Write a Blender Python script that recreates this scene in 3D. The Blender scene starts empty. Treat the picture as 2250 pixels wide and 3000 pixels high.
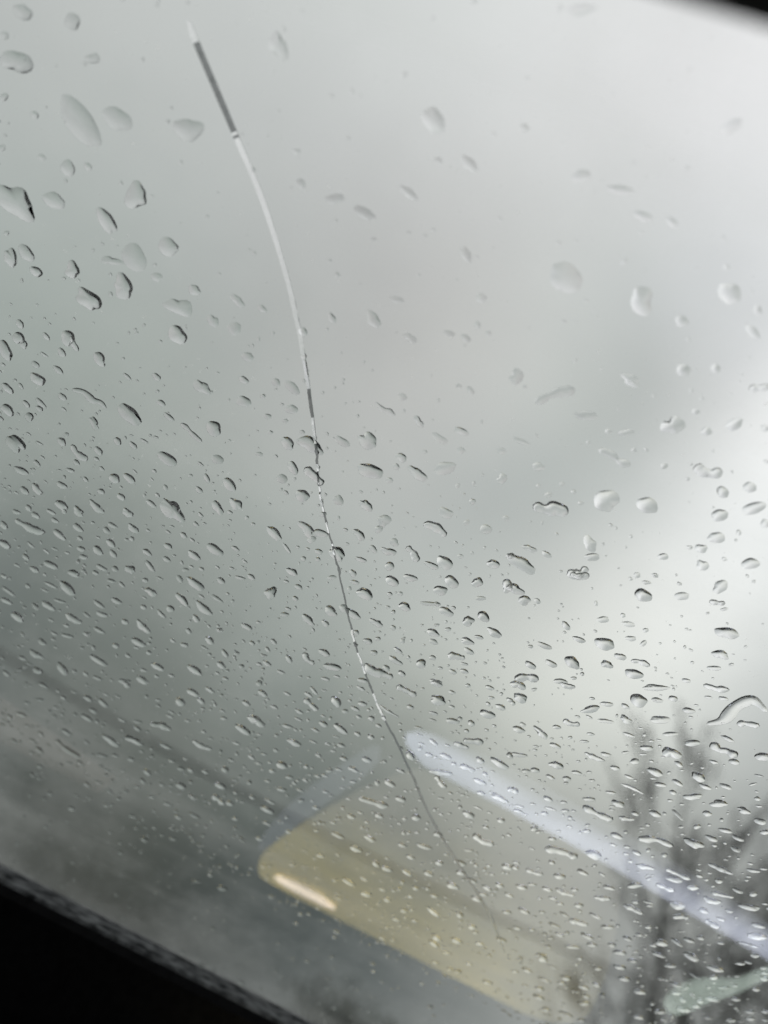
import bpy, bmesh, math, random
from mathutils import Vector, Matrix
import numpy as np

random.seed(7)
scn = bpy.context.scene
col = scn.collection
R = math.radians
EYE = 1.15                       # height of the phone above the road, metres

# ------------------------------------------------------------------ camera
PITCH, ROLL, RAKE = R(34), R(27), R(29)
cd = bpy.data.cameras.new("camera")
cam = bpy.data.objects.new("camera", cd)
col.objects.link(cam)
scn.camera = cam
cd.sensor_fit = 'VERTICAL'
cd.sensor_height = 36.0
cd.sensor_width = 27.0
cd.lens = 26.0
cd.clip_start = 0.01
cd.clip_end = 3000.0
fwd = Vector((0, math.cos(PITCH), math.sin(PITCH)))
up0 = Vector((0, -math.sin(PITCH), math.cos(PITCH)))
rt0 = Vector((1, 0, 0))
cx = rt0 * math.cos(ROLL) + up0 * math.sin(ROLL)
cy = up0 * math.cos(ROLL) - rt0 * math.sin(ROLL)
m = Matrix((cx, cy, -fwd)).transposed().to_4x4()
m.translation = Vector((0, 0, EYE))
cam.matrix_world = m
cd.dof.use_dof = True
cd.dof.focus_distance = 0.207
cd.dof.aperture_fstop = 5.8
cd.dof.aperture_blades = 0

# ------------------------------------------------------------------ render settings
scn.render.engine = 'CYCLES'
scn.view_settings.view_transform = 'Standard'
scn.view_settings.look = 'None'
scn.view_settings.exposure = 0.0
scn.view_settings.gamma = 1.0
scn.view_settings.use_curve_mapping = False
cyc = scn.cycles
cyc.max_bounces = 12
cyc.transmission_bounces = 10
cyc.glossy_bounces = 6
cyc.diffuse_bounces = 2
cyc.transparent_max_bounces = 16
cyc.caustics_refractive = False
cyc.caustics_reflective = False
cyc.use_denoising = True

# ------------------------------------------------------------------ world: overcast sky
SKY_BASE=(0.5, 0.53, 0.515)
SKY_BLOBS=[
([-0.5579, 0.4896, 0.6701], [0.0944, 0.0862, 0.0912], 32),
([-0.2668, 0.4005, 0.8766], [0.1717, 0.1728, 0.171], 32),
([0.1375, 0.3501, 0.9266], [0.1572, 0.1268, 0.1436], 32),
([-0.4798, 0.7113, 0.5136], [-0.1333, -0.1106, -0.1246], 32),
([-0.1493, 0.6385, 0.755], [-0.0706, -0.0846, -0.0736], 32),
([0.2312, 0.5545, 0.7994], [-0.1841, -0.1478, -0.1546], 32),
([-0.3419, 0.8964, 0.282], [-0.3388, -0.3437, -0.3352], 32),
([-0.1113, 0.8793, 0.463], [0.0573, 0.0626, 0.0429], 32),
([0.1519, 0.7736, 0.6152], [-0.0399, -0.0344, -0.0016], 32),
([0.4197, 0.6289, 0.6545], [-0.0401, -0.0496, -0.0261], 32),
([0.3482, 0.773, 0.5304], [0.4001, 0.4002, 0.3736], 32),
([0.1899, 0.9094, 0.37], [-0.1646, -0.1793, -0.2077], 32),
([-0.1113, 0.9917, 0.0644], [-0.4872, -0.51, -0.4841], 32),
([0.1892, 0.9786, 0.0808], [-0.242, -0.2458, -0.2323], 32),
([0.4853, 0.8154, 0.3157], [-0.1018, -0.1231, -0.1257], 32),
([0.2488, 0.4329, 0.8664], [-0.1381, -0.1479, -0.142], 32),
([-0.0642, 0.975, 0.2127], [0.3548, 0.3527, 0.3085], 32),
([0.2137, 0.6572, 0.7228], [0.0292, 0.0479, 0.0296], 32),
([0.3461, 0.5576, 0.7545], [0.1583, 0.1595, 0.1578], 32),
([0.2777, 0.8142, 0.5099], [0.348, 0.3669, 0.3334], 32),
([0.3336, 0.6737, 0.6594], [0.1468, 0.1476, 0.1506], 32),
([0.0997, 0.7124, 0.6947], [0.0662, 0.0239, 0.0054], 32),
([0.0119, 0.9407, 0.339], [-0.2547, -0.239, -0.202], 32),
([-0.4174, 0.8136, 0.4048], [0.1356, 0.1329, 0.1268], 32),
([0.4949, 0.7178, 0.4898], [-0.3814, -0.3692, -0.352], 32),
([0.1821, 0.9785, 0.0964], [-0.0452, -0.0484, -0.0434], 32),
([0.3401, 0.6521, 0.6776], [-0.0514, -0.0558, -0.0376], 110),
([0.2524, 0.6715, 0.6967], [-0.1866, -0.1836, -0.1867], 110),
([0.2731, 0.6048, 0.7481], [-0.328, -0.3377, -0.3335], 110),
([0.3118, 0.7368, 0.5999], [-0.2645, -0.2586, -0.2474], 110),
([0.2495, 0.7875, 0.5636], [-0.049, -0.0726, -0.0693], 110),
([0.3572, 0.5867, 0.7268], [0.3273, 0.3077, 0.29], 110),
([0.1622, 0.7847, 0.5982], [-0.3074, -0.2897, -0.2736], 110),
([0.38, 0.7229, 0.5771], [0.209, 0.1902, 0.1754], 110),
([0.2959, 0.516, 0.8039], [0.0207, 0.0083, 0.0275], 110),
([0.4412, 0.1606, 0.8829], [0.62, 0.62, 0.63], 6.0),  # bright sky patch added out of view to brighten the drops
]

SUN_EL, SUN_AZ = R(38), R(62)
world = bpy.data.worlds.new("World")
scn.world = world
world.use_nodes = True
nt = world.node_tree
nt.nodes.clear()
nd, lk = nt.nodes, nt.links
wout = nd.new('ShaderNodeOutputWorld')
bg = nd.new('ShaderNodeBackground')
bg.inputs['Strength'].default_value = 0.1
lk.new(bg.outputs[0], wout.inputs[0])
sky = nd.new('ShaderNodeTexSky')
sky.sky_type = 'NISHITA'
sky.sun_disc = False
sky.sun_elevation = SUN_EL
sky.sun_rotation = SUN_AZ
tc = nd.new('ShaderNodeTexCoord')
acc = None
def vmath(op, a, b=None):
    n = nd.new('ShaderNodeVectorMath'); n.operation = op
    for i, v in enumerate((a, b)):
        if v is None: continue
        if isinstance(v, (tuple, list)): n.inputs[i].default_value = v
        else: lk.new(v, n.inputs[i])
    return n
def fmath(op, a, b=None):
    n = nd.new('ShaderNodeMath'); n.operation = op
    for i, v in enumerate((a, b)):
        if v is None: continue
        if isinstance(v, (int, float)): n.inputs[i].default_value = v
        else: lk.new(v, n.inputs[i])
    return n.outputs[0]
dirn = vmath('NORMALIZE', tc.outputs['Generated']).outputs[0]
# slow turbulence shifts the cloud masses so that their edges are ragged
nz = nd.new('ShaderNodeTexNoise'); nz.inputs['Scale'].default_value = 3.2; nz.inputs['Detail'].default_value = 4
nz.inputs['Roughness'].default_value = 0.5
lk.new(dirn, nz.inputs['Vector'])
wob = vmath('SUBTRACT', nz.outputs['Color'], (0.5, 0.5, 0.5)).outputs[0]
ws = nd.new('ShaderNodeVectorMath'); ws.operation = 'SCALE'; ws.inputs['Scale'].default_value = 0.14
lk.new(wob, ws.inputs[0])
d2 = vmath('NORMALIZE', vmath('ADD', dirn, ws.outputs[0]).outputs[0]).outputs[0]
acc = None
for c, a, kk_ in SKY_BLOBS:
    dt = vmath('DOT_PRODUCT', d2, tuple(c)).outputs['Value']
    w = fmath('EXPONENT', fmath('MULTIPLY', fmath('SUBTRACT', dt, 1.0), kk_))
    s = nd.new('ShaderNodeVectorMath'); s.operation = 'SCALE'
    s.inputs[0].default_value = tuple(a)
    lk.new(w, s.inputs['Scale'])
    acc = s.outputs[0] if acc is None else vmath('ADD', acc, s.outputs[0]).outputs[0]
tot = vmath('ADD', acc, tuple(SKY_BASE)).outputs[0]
nz2 = nd.new('ShaderNodeTexNoise'); nz2.inputs['Scale'].default_value = 3.6; nz2.inputs['Detail'].default_value = 4; nz2.inputs['Roughness'].default_value = 0.55
lk.new(dirn, nz2.inputs['Vector'])
mod = fmath('ADD', fmath('MULTIPLY', fmath('SUBTRACT', nz2.outputs['Fac'], 0.5), 0.22), 1.0)
sc10 = nd.new('ShaderNodeVectorMath'); sc10.operation = 'SCALE'
lk.new(tot, sc10.inputs[0]); lk.new(fmath('MULTIPLY', mod, 10.0), sc10.inputs['Scale'])
mx = nd.new('ShaderNodeMix'); mx.data_type = 'RGBA'; mx.inputs['Factor'].default_value = 0.97
lk.new(sky.outputs[0], mx.inputs[6]); lk.new(sc10.outputs[0], mx.inputs[7])
lk.new(mx.outputs[2], bg.inputs['Color'])

sl = bpy.data.lights.new("sun", 'SUN')
sl.energy = 0.5
sl.angle = R(150)
sl.color = (1.0, 0.97, 0.93)
sl.cycles.use_multiple_importance_sampling = False
sun = bpy.data.objects.new("sun", sl)
col.objects.link(sun)
sd = Vector((math.sin(SUN_AZ) * math.cos(SUN_EL), math.cos(SUN_AZ) * math.cos(SUN_EL), math.sin(SUN_EL)))
sun.rotation_euler = sd.to_track_quat('Z', 'Y').to_euler()
sun.location = sd * 50

# ------------------------------------------------------------------ helpers
def mat(name, base, rough=0.6, noise=0.0, nscale=20.0, metal=0.0, spec=0.5, base2=None, bump=0.0):
    M = bpy.data.materials.new(name); M.use_nodes = True
    n, l = M.node_tree.nodes, M.node_tree.links
    b = n['Principled BSDF']
    b.inputs['Roughness'].default_value = rough
    b.inputs['Metallic'].default_value = metal
    b.inputs['Specular IOR Level'].default_value = spec
    b.inputs['Base Color'].default_value = (*base, 1)
    if noise or base2:
        tcn = n.new('ShaderNodeTexCoord')
        t = n.new('ShaderNodeTexNoise'); t.inputs['Scale'].default_value = nscale; t.inputs['Detail'].default_value = 6
        l.new(tcn.outputs['Object'], t.inputs['Vector'])
        r = n.new('ShaderNodeValToRGB')
        r.color_ramp.elements[0].position = 0.35; r.color_ramp.elements[1].position = 0.65
        r.color_ramp.elements[0].color = (*[c * (1 - noise) for c in base], 1)
        r.color_ramp.elements[1].color = (*(base2 or [c * (1 + noise) for c in base]), 1)
        l.new(t.outputs['Fac'], r.inputs['Fac']); l.new(r.outputs['Color'], b.inputs['Base Color'])
        if bump:
            bp = n.new('ShaderNodeBump'); bp.inputs['Strength'].default_value = bump; bp.inputs['Distance'].default_value = 0.001
            l.new(t.outputs['Fac'], bp.inputs['Height']); l.new(bp.outputs[0], b.inputs['Normal'])
    return M

def mesh_obj(name, verts, faces, material, parent=None, smooth=False):
    me = bpy.data.meshes.new(name)
    me.from_pydata([tuple(v) for v in verts], [], [tuple(f) for f in faces])
    me.update()
    if smooth: me.shade_smooth()
    if material: me.materials.append(material)
    o = bpy.data.objects.new(name, me)
    col.objects.link(o)
    if parent: o.parent = parent
    return o

def tag(o, label=None, category=None, group=None, kind=None):
    if label: o['label'] = label
    if category: o['category'] = category
    if group: o['group'] = group
    if kind: o['kind'] = kind
    return o

def empty(name, loc):
    o = bpy.data.objects.new(name, None); o.location = loc
    o.empty_display_size = 0.05
    col.objects.link(o); return o

def prism(points, z0, z1):
    n = len(points)
    v = [(x, y, z0) for x, y in points] + [(x, y, z1) for x, y in points]
    f = [tuple(range(n - 1, -1, -1)), tuple(range(n, 2 * n))]
    f += [(i, (i + 1) % n, n + (i + 1) % n, n + i) for i in range(n)]
    return v, f

def boxv(x0, x1, y0, y1, z0, z1):
    return prism([(x0, y0), (x1, y0), (x1, y1), (x0, y1)], z0, z1)

def extrude_x(profile, x0, x1):      # closed profile of (y, z)
    n = len(profile)
    v = [(x0, y, z) for y, z in profile] + [(x1, y, z) for y, z in profile]
    f = [tuple(range(n)), tuple(range(2 * n - 1, n - 1, -1))]
    f += [((i + 1) % n, i, n + i, n + (i + 1) % n) for i in range(n)]
    return v, f

# ------------------------------------------------------------------ ground, road
wet_asphalt = mat("wet_asphalt", (0.045, 0.047, 0.05), 0.35, noise=0.35, nscale=3.0)
grass_mat = mat("grass", (0.045, 0.06, 0.03), 0.9, noise=0.4, nscale=0.8)
v = [(-900, -900, 0), (900, -900, 0), (900, 900, 0), (-900, 900, 0)]
tag(mesh_obj("ground", v, [(0, 1, 2, 3)], grass_mat), kind="structure")
v = [(-60, -30, 0.006), (60, -30, 0.006), (60, 9, 0.006), (-60, 9, 0.006)]
tag(mesh_obj("road", v, [(0, 1, 2, 3)], wet_asphalt), kind="structure")
kerb_mat = mat("kerb_concrete", (0.3, 0.3, 0.29), 0.8, noise=0.2, nscale=4)
v, f = boxv(-60, 60, 9, 9.16, -0.05, 0.13)
tag(mesh_obj("kerb", v, f, kerb_mat), kind="structure")

# ------------------------------------------------------------------ car
GLASS = Matrix((Vector((1, 0, 0)), Vector((0, -math.cos(RAKE), math.sin(RAKE))), Vector((0, math.sin(RAKE), math.cos(RAKE))))).transposed().to_4x4()
GLASS.translation = Vector((0, 0, EYE)) + fwd * 0.2       # u across, v up the slope, n outward; origin where the lens axis meets it
car = empty("car", (0, 0.2, 0))
tag(car, "car cabin seen from inside, long crack in its wet windscreen over a black dashboard", "car")
CI = Matrix.Translation((0, -0.2, 0))

def car_part(name, v, f, material, smooth=False, bevel=0.0):
    o = mesh_obj(name, v, f, material, car, smooth)
    o.matrix_parent_inverse = CI
    if bevel:
        b = o.modifiers.new('bevel', 'BEVEL'); b.width = bevel; b.segments = 3
    return o

black_plastic = mat("black_plastic", (0.008, 0.008, 0.0085), 1.0, noise=0.2, nscale=300, spec=0.0)
felt = mat("dashboard_felt", (0.03, 0.032, 0.034), 0.9, noise=0.45, nscale=160, base2=(0.13, 0.135, 0.14), spec=0.0)
lining = mat("roof_lining_cloth", (0.05, 0.045, 0.043), 0.95, noise=0.2, nscale=250, spec=0.1)
visor_mat = mat("visor_cloth", (0.012, 0.011, 0.011), 0.95, noise=0.2, nscale=250, spec=0.1)
rubber = mat("rubber_trim", (0.02, 0.02, 0.02), 0.6)
paint = mat("dark_car_paint", (0.012, 0.013, 0.015), 0.25, noise=0.1, nscale=3, spec=0.6)

# windscreen glass: clear pane that mirrors more at grazing angles, faint film of dirt
GM = bpy.data.materials.new("windscreen_glass"); GM.use_nodes = True
n, l = GM.node_tree.nodes, GM.node_tree.links
n.clear()
def gmath(op, a, b=None):
    q = n.new('ShaderNodeMath'); q.operation = op
    for i, x in enumerate((a, b)):
        if x is None: continue
        if isinstance(x, (int, float)): q.inputs[i].default_value = x
        else: l.new(x, q.inputs[i])
    return q.outputs[0]
go = n.new('ShaderNodeOutputMaterial')
geo = n.new('ShaderNodeNewGeometry')
dot = n.new('ShaderNodeVectorMath'); dot.operation = 'DOT_PRODUCT'
l.new(geo.outputs['Normal'], dot.inputs[0]); l.new(geo.outputs['Incoming'], dot.inputs[1])
cosi = gmath('ABSOLUTE', dot.outputs['Value'])
NI = 1.7
g_ = gmath('SQRT', gmath('ADD', gmath('MULTIPLY', cosi, cosi), NI * NI - 1))
A = gmath('DIVIDE', gmath('SUBTRACT', g_, cosi), gmath('ADD', g_, cosi))
gp = gmath('SUBTRACT', gmath('MULTIPLY', cosi, gmath('ADD', g_, cosi)), 1.0)
gm = gmath('ADD', gmath('MULTIPLY', cosi, gmath('SUBTRACT', g_, cosi)), 1.0)
B = gmath('DIVIDE', gp, gm)
r1 = gmath('MULTIPLY', gmath('MULTIPLY', gmath('MULTIPLY', A, A), 0.5), gmath('ADD', gmath('MULTIPLY', B, B), 1.0))
refl = gmath('DIVIDE', gmath('MULTIPLY', r1, 2.0), gmath('ADD', r1, 1.0))
tr = n.new('ShaderNodeBsdfTransparent'); tr.inputs[0].default_value = (0.94, 0.945, 0.94, 1)
gl = n.new('ShaderNodeBsdfGlossy'); gl.inputs['Roughness'].default_value = 0.0
ms = n.new('ShaderNodeMixShader')
l.new(refl, ms.inputs[0]); l.new(tr.outputs[0], ms.inputs[1]); l.new(gl.outputs[0], ms.inputs[2])
tl = n.new('ShaderNodeBsdfTranslucent'); tl.inputs[0].default_value = (0.8, 0.8, 0.78, 1)
tcg = n.new('ShaderNodeTexCoord')
dn = n.new('ShaderNodeTexNoise'); dn.inputs['Scale'].default_value = 18; dn.inputs['Detail'].default_value = 8; dn.inputs['Roughness'].default_value = 0.7
l.new(tcg.outputs['Object'], dn.inputs['Vector'])
dr = n.new('ShaderNodeMapRange'); dr.inputs[1].default_value = 0.42; dr.inputs[2].default_value = 0.75
dr.inputs[3].default_value = 0.0; dr.inputs[4].default_value = 0.14
l.new(dn.outputs['Fac'], dr.inputs[0])
dd = n.new('ShaderNodeTexNoise'); dd.inputs['Scale'].default_value = 700; dd.inputs['Detail'].default_value = 2
l.new(tcg.outputs['Object'], dd.inputs['Vector'])
ddr = n.new('ShaderNodeMapRange'); ddr.inputs[1].default_value = 0.70; ddr.inputs[2].default_value = 0.80; ddr.inputs[4].default_value = 0.35
l.new(dd.outputs['Fac'], ddr.inputs[0])
sv = n.new('ShaderNodeVectorMath'); sv.operation = 'MULTIPLY'; sv.inputs[1].default_value = (5.0, 60.0, 60.0)
l.new(tcg.outputs['Object'], sv.inputs[0])
sn = n.new('ShaderNodeTexNoise'); sn.inputs['Scale'].default_value = 1.0; sn.inputs['Detail'].default_value = 5
l.new(sv.outputs[0], sn.inputs['Vector'])
snr = n.new('ShaderNodeMapRange'); snr.inputs[1].default_value = 0.5; snr.inputs[2].default_value = 0.8; snr.inputs[4].default_value = 0.10
l.new(sn.outputs['Fac'], snr.inputs[0])
film = gmath('ADD', gmath('ADD', dr.outputs[0], ddr.outputs[0]), snr.outputs[0])
ms2 = n.new('ShaderNodeMixShader')
l.new(film, ms2.inputs[0]); l.new(ms.outputs[0], ms2.inputs[1]); l.new(tl.outputs[0], ms2.inputs[2])
l.new(ms2.outputs[0], go.inputs[0])

def glass_frame(name, v, f, material, parent):
    """a mesh given in the windscreen's own frame (metres: across, up the slope, outward)"""
    o = mesh_obj(name, [GLASS @ Vector(p) for p in v], f, material, parent)
    o.matrix_parent_inverse = CI
    return o

NU, NV = 12, 6
v = [(-0.72 + 1.44 * i / NU, -0.262 + 0.60 * j / NV, 0) for j in range(NV + 1) for i in range(NU + 1)]
f = [(j * (NU + 1) + i, j * (NU + 1) + i + 1, (j + 1) * (NU + 1) + i + 1, (j + 1) * (NU + 1) + i) for j in range(NV) for i in range(NU)]
windscreen = glass_frame("windscreen", v, f, GM, car)
windscreen['label'] = "clear wet windscreen glass with a long curved crack"

# dashboard, in the cabin frame: z relative to the road
Z = EYE
prof = [(0.385, Z + 0.0040), (0.360, Z + 0.0025), (0.348, Z + 0.0008), (0.3362, Z - 0.0018), (0.334, Z - 0.005), (0.3375, Z - 0.0380),
        (0.02, Z - 0.040), (-0.03, Z - 0.06), (-0.05, Z - 0.30), (0.60, Z - 0.30), (0.60, Z - 0.10), (0.40, Z - 0.06)]
v, f = extrude_x(prof, -0.72, 0.72)
dash = car_part("dashboard", v, f, black_plastic)
v, f = extrude_x([(0.372, Z + 0.0042), (0.360, Z + 0.0035), (0.347, Z + 0.0018), (0.3368, Z - 0.0006), (0.3362, Z - 0.0018), (0.360, Z + 0.0025), (0.372, Z + 0.0032)], -0.70, 0.70)
strip = mesh_obj("defroster_strip", v, f, felt, dash)

# sun visor close above the lens, roof lining, cabin shell
a = Vector((-0.00207, 0.02727, 0.08048)) + Vector((0, 0, Z)); b = Vector((0.01305, 0.02487, 0.08023)) + Vector((0, 0, Z))
along = (b - a).normalized()
back = Vector((0, -1, 0.10)); back = (back - along * back.dot(along)).normalized()
nrm = along.cross(back).normalized()
if nrm.z < 0: nrm = -nrm
vv, ff = [], []
ring = [(0.16, 0.0), (0.004, 0.0), (0.0, 0.006), (0.004, 0.013), (0.16, 0.013)]
for s in (-0.20, 0.24):
    for p, q in ring:
        vv.append(a + along * s + back * p + nrm * q)
k = len(ring)
ff = [tuple(range(k)), tuple(range(2 * k - 1, k - 1, -1))] + [((i + 1) % k, i, k + i, k + (i + 1) % k) for i in range(k)]
visor = car_part("sun_visor", vv, ff, visor_mat)
top = GLASS @ Vector((0, 0.338, 0))
v, f = extrude_x([(top.y + 0.03, top.z + 0.004), (top.y - 0.03, top.z - 0.02), (-0.5, Z + 0.27), (-1.6, Z + 0.27), (-1.6, Z + 0.30), (-0.4, Z + 0.31), (top.y + 0.02, top.z + 0.028)], -0.72, 0.72)
car_part("roof_lining", v, f, lining)
v, f = extrude_x([(-1.5, Z - 0.9), (-1.5, Z + 0.28), (-1.55, Z + 0.28), (-1.55, Z - 0.95), (0.6, Z - 0.95), (0.6, Z - 0.9)], -0.72, 0.72)
car_part("cabin_lining", v, f, black_plastic)
for s in (-1, 1):
    prof = [(-1.5, Z - 0.9), (0.55, Z - 0.9), (0.55, Z - 0.10), (0.38, Z - 0.02), (-1.5, Z - 0.06)]
    v, f = extrude_x(prof, s * 0.72 - 0.02, s * 0.72 + 0.02)
    car_part("door", v, f, black_plastic)
    p0, p1 = GLASS @ Vector((s * 0.735, -0.25, 0)), GLASS @ Vector((s * 0.735, 0.34, 0))
    v, f = extrude_x([(p0.y + 0.02, p0.z), (p1.y + 0.02, p1.z), (p1.y - 0.06, p1.z - 0.02), (p0.y - 0.06, p0.z - 0.02)], s * 0.735 - 0.025, s * 0.735 + 0.025)
    car_part("windscreen_pillar", v, f, lining)
# outside: cowl, two wipers parked below the glass edge, bonnet
gb = GLASS @ Vector((0, -0.262, 0))
v, f = extrude_x([(gb.y - 0.01, gb.z - 0.006), (gb.y + 0.14, gb.z - 0.035), (gb.y + 0.14, gb.z - 0.07), (gb.y - 0.01, gb.z - 0.03)], -0.72, 0.72)
car_part("cowl", v, f, rubber)
rows_, cols_ = 10, 14
vv = []
for j in range(rows_ + 1):
    t = j / rows_
    y = gb.y + 0.13 + 1.05 * t
    for i in range(cols_ + 1):
        s = -1 + 2 * i / cols_
        vv.append((s * 0.78 * (1 - 0.08 * t), y, gb.z - 0.022 - 0.16 * t ** 1.6 - 0.06 * abs(s) ** 3))
ff = [(j * (cols_ + 1) + i, j * (cols_ + 1) + i + 1, (j + 1) * (cols_ + 1) + i + 1, (j + 1) * (cols_ + 1) + i) for j in range(rows_) for i in range(cols_)]
bonnet = car_part("bonnet", vv, ff, paint, smooth=True)
so = bonnet.modifiers.new('thick', 'SOLIDIFY'); so.thickness = 0.02; so.offset = -1
v, f = boxv(-0.75, 0.75, gb.y + 0.1, gb.y + 1.17, 0.35, gb.z - 0.26)
car_part("front_body", v, f, paint, bevel=0.05)

# ------------------------------------------------------------------ panels in the dashboard tray, glow added so they show mirrored in the glass
def glow_mat(name, cols, strength, scale=14.0, axis=None, fade=None, band=None):
    M = bpy.data.materials.new(name); M.use_nodes = True
    n, l = M.node_tree.nodes, M.node_tree.links
    b = n['Principled BSDF']
    b.inputs['Roughness'].default_value = 0.35
    tcn = n.new('ShaderNodeTexCoord')
    t = n.new('ShaderNodeTexNoise'); t.inputs['Scale'].default_value = scale; t.inputs['Detail'].default_value = 3
    l.new(tcn.outputs['Object'], t.inputs['Vector'])
    r = n.new('ShaderNodeValToRGB')
    r.color_ramp.elements[0].position = 0.0; r.color_ramp.elements[1].position = 1.0
    r.color_ramp.elements[0].color = (*cols[0], 1); r.color_ramp.elements[1].color = (*cols[-1], 1)
    for i, c in enumerate(cols[1:-1]):
        e = r.color_ramp.elements.new((i + 1) / (len(cols) - 1)); e.color = (*c, 1)
    if axis:
        sx = n.new('ShaderNodeSeparateXYZ'); l.new(tcn.outputs['Object'], sx.inputs[0])
        mr = n.new('ShaderNodeMapRange'); mr.inputs[1].default_value = axis[1]; mr.inputs[2].default_value = axis[2]
        l.new(sx.outputs[axis[0]], mr.inputs[0])
        ad = n.new('ShaderNodeMath'); ad.operation = 'MULTIPLY_ADD'
        l.new(t.outputs['Fac'], ad.inputs[0]); ad.inputs[1].default_value = 0.6
        sb = n.new('ShaderNodeMath'); sb.operation = 'SUBTRACT'; l.new(mr.outputs[0], sb.inputs[0]); sb.inputs[1].default_value = 0.3
        l.new(sb.outputs[0], ad.inputs[2]); l.new(ad.outputs[0], r.inputs['Fac'])
    else:
        l.new(t.outputs['Fac'], r.inputs['Fac'])
    l.new(r.outputs['Color'], b.inputs['Base Color'])
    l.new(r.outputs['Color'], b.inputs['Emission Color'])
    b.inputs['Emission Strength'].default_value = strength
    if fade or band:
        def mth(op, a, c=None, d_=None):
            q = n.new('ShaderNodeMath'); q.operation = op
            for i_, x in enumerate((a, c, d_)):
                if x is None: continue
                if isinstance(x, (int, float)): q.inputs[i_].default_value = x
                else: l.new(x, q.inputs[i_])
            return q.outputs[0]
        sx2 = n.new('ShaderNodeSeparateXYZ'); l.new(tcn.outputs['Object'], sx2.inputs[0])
        if fade:        # glow painted to fall off along x
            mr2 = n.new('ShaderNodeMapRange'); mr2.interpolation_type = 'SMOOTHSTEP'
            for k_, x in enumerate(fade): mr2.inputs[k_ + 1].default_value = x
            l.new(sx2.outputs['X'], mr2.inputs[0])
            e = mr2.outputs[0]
        else:           # glow painted strongest along the middle of the strip
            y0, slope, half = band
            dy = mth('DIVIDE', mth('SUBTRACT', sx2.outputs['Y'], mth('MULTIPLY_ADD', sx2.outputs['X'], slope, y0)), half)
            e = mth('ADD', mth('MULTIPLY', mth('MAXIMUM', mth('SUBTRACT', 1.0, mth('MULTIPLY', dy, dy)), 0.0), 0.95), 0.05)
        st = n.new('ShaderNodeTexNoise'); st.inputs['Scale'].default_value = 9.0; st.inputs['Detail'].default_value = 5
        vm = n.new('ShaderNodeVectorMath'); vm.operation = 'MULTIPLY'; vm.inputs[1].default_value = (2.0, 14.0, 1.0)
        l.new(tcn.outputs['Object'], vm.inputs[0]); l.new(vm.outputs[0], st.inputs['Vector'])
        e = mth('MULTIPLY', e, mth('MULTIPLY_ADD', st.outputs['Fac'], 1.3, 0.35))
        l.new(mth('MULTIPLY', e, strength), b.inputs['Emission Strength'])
    return M

def smooth_loop(P, it=2):
    for _ in range(it):
        Q = []
        for i in range(len(P)):
            a_, b_ = P[i], P[(i + 1) % len(P)]
            Q += [(a_[0] * .75 + b_[0] * .25, a_[1] * .75 + b_[1] * .25), (a_[0] * .25 + b_[0] * .75, a_[1] * .25 + b_[1] * .75)]
        P = Q
    return P

TRAY = Z - 0.0388
def flat_part(name, P, z0, z1, material, parent):
    P = [(x / 1000, y / 1000) for x, y in P]
    v, f = prism([(x, y) for x, y in P][::-1], z0, z1)
    f = [tuple(reversed(q)) for q in f]
    v = [(x - parent.location.x, y - parent.location.y, z - parent.location.z) for x, y, z in v]
    o = mesh_obj(name, v, f, material, parent)
    return o

dp = empty("glow_panel", (0.10, 0.29, TRAY))
tag(dp, "pale yellow panel with added glow, rounded corner and lavender rim, mirrored low in the windscreen", "glowing panel")
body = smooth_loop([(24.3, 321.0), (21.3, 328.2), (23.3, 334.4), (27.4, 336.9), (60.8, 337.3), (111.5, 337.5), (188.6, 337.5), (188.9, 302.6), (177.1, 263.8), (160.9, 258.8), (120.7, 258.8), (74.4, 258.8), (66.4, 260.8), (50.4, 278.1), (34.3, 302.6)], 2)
flat_part("glow_face", body, TRAY + 0.0012, TRAY + 0.0048, glow_mat("yellow_glow_face", [(0.20, 0.18, 0.15), (0.30, 0.26, 0.19), (0.52, 0.44, 0.20), (0.86, 0.70, 0.27)], 1.05, 26.0, ('Y', -0.035, 0.043), fade=(0.035, 0.088, 1.0, 0.22)), dp)  # added glow, painted yellower towards the lower edge
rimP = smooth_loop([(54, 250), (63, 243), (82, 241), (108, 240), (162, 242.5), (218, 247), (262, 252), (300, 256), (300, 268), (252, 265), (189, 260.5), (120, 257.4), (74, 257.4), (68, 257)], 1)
flat_part("rim", rimP, TRAY + 0.001, TRAY + 0.0052, glow_mat("lavender_rim_glow", [(0.52, 0.56, 0.72), (0.60, 0.64, 0.80), (0.68, 0.70, 0.82)], 2.7, 40.0, band=(-0.0375, 0.055, 0.0095)), dp)  # rim has an added glow, not a real light source
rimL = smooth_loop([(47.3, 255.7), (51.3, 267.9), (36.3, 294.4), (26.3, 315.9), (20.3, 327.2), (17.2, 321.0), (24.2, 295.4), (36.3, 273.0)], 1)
flat_part("rim", rimL, TRAY + 0.001, TRAY + 0.0044, glow_mat("dim_lavender_rim_glow", [(0.30, 0.34, 0.44), (0.36, 0.38, 0.46)], 0.36, 40.0), dp)  # left rim with a weaker added glow
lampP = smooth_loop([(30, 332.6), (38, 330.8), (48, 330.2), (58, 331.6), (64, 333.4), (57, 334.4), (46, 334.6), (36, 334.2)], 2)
flat_part("lamp_bar", lampP, TRAY + 0.002, TRAY + 0.0062, glow_mat("warm_lamp", [(1.0, 0.80, 0.58), (1.0, 0.86, 0.68)], 5.0, 40.0, band=(0.0424, 0.0, 0.0024)), dp)

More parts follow.
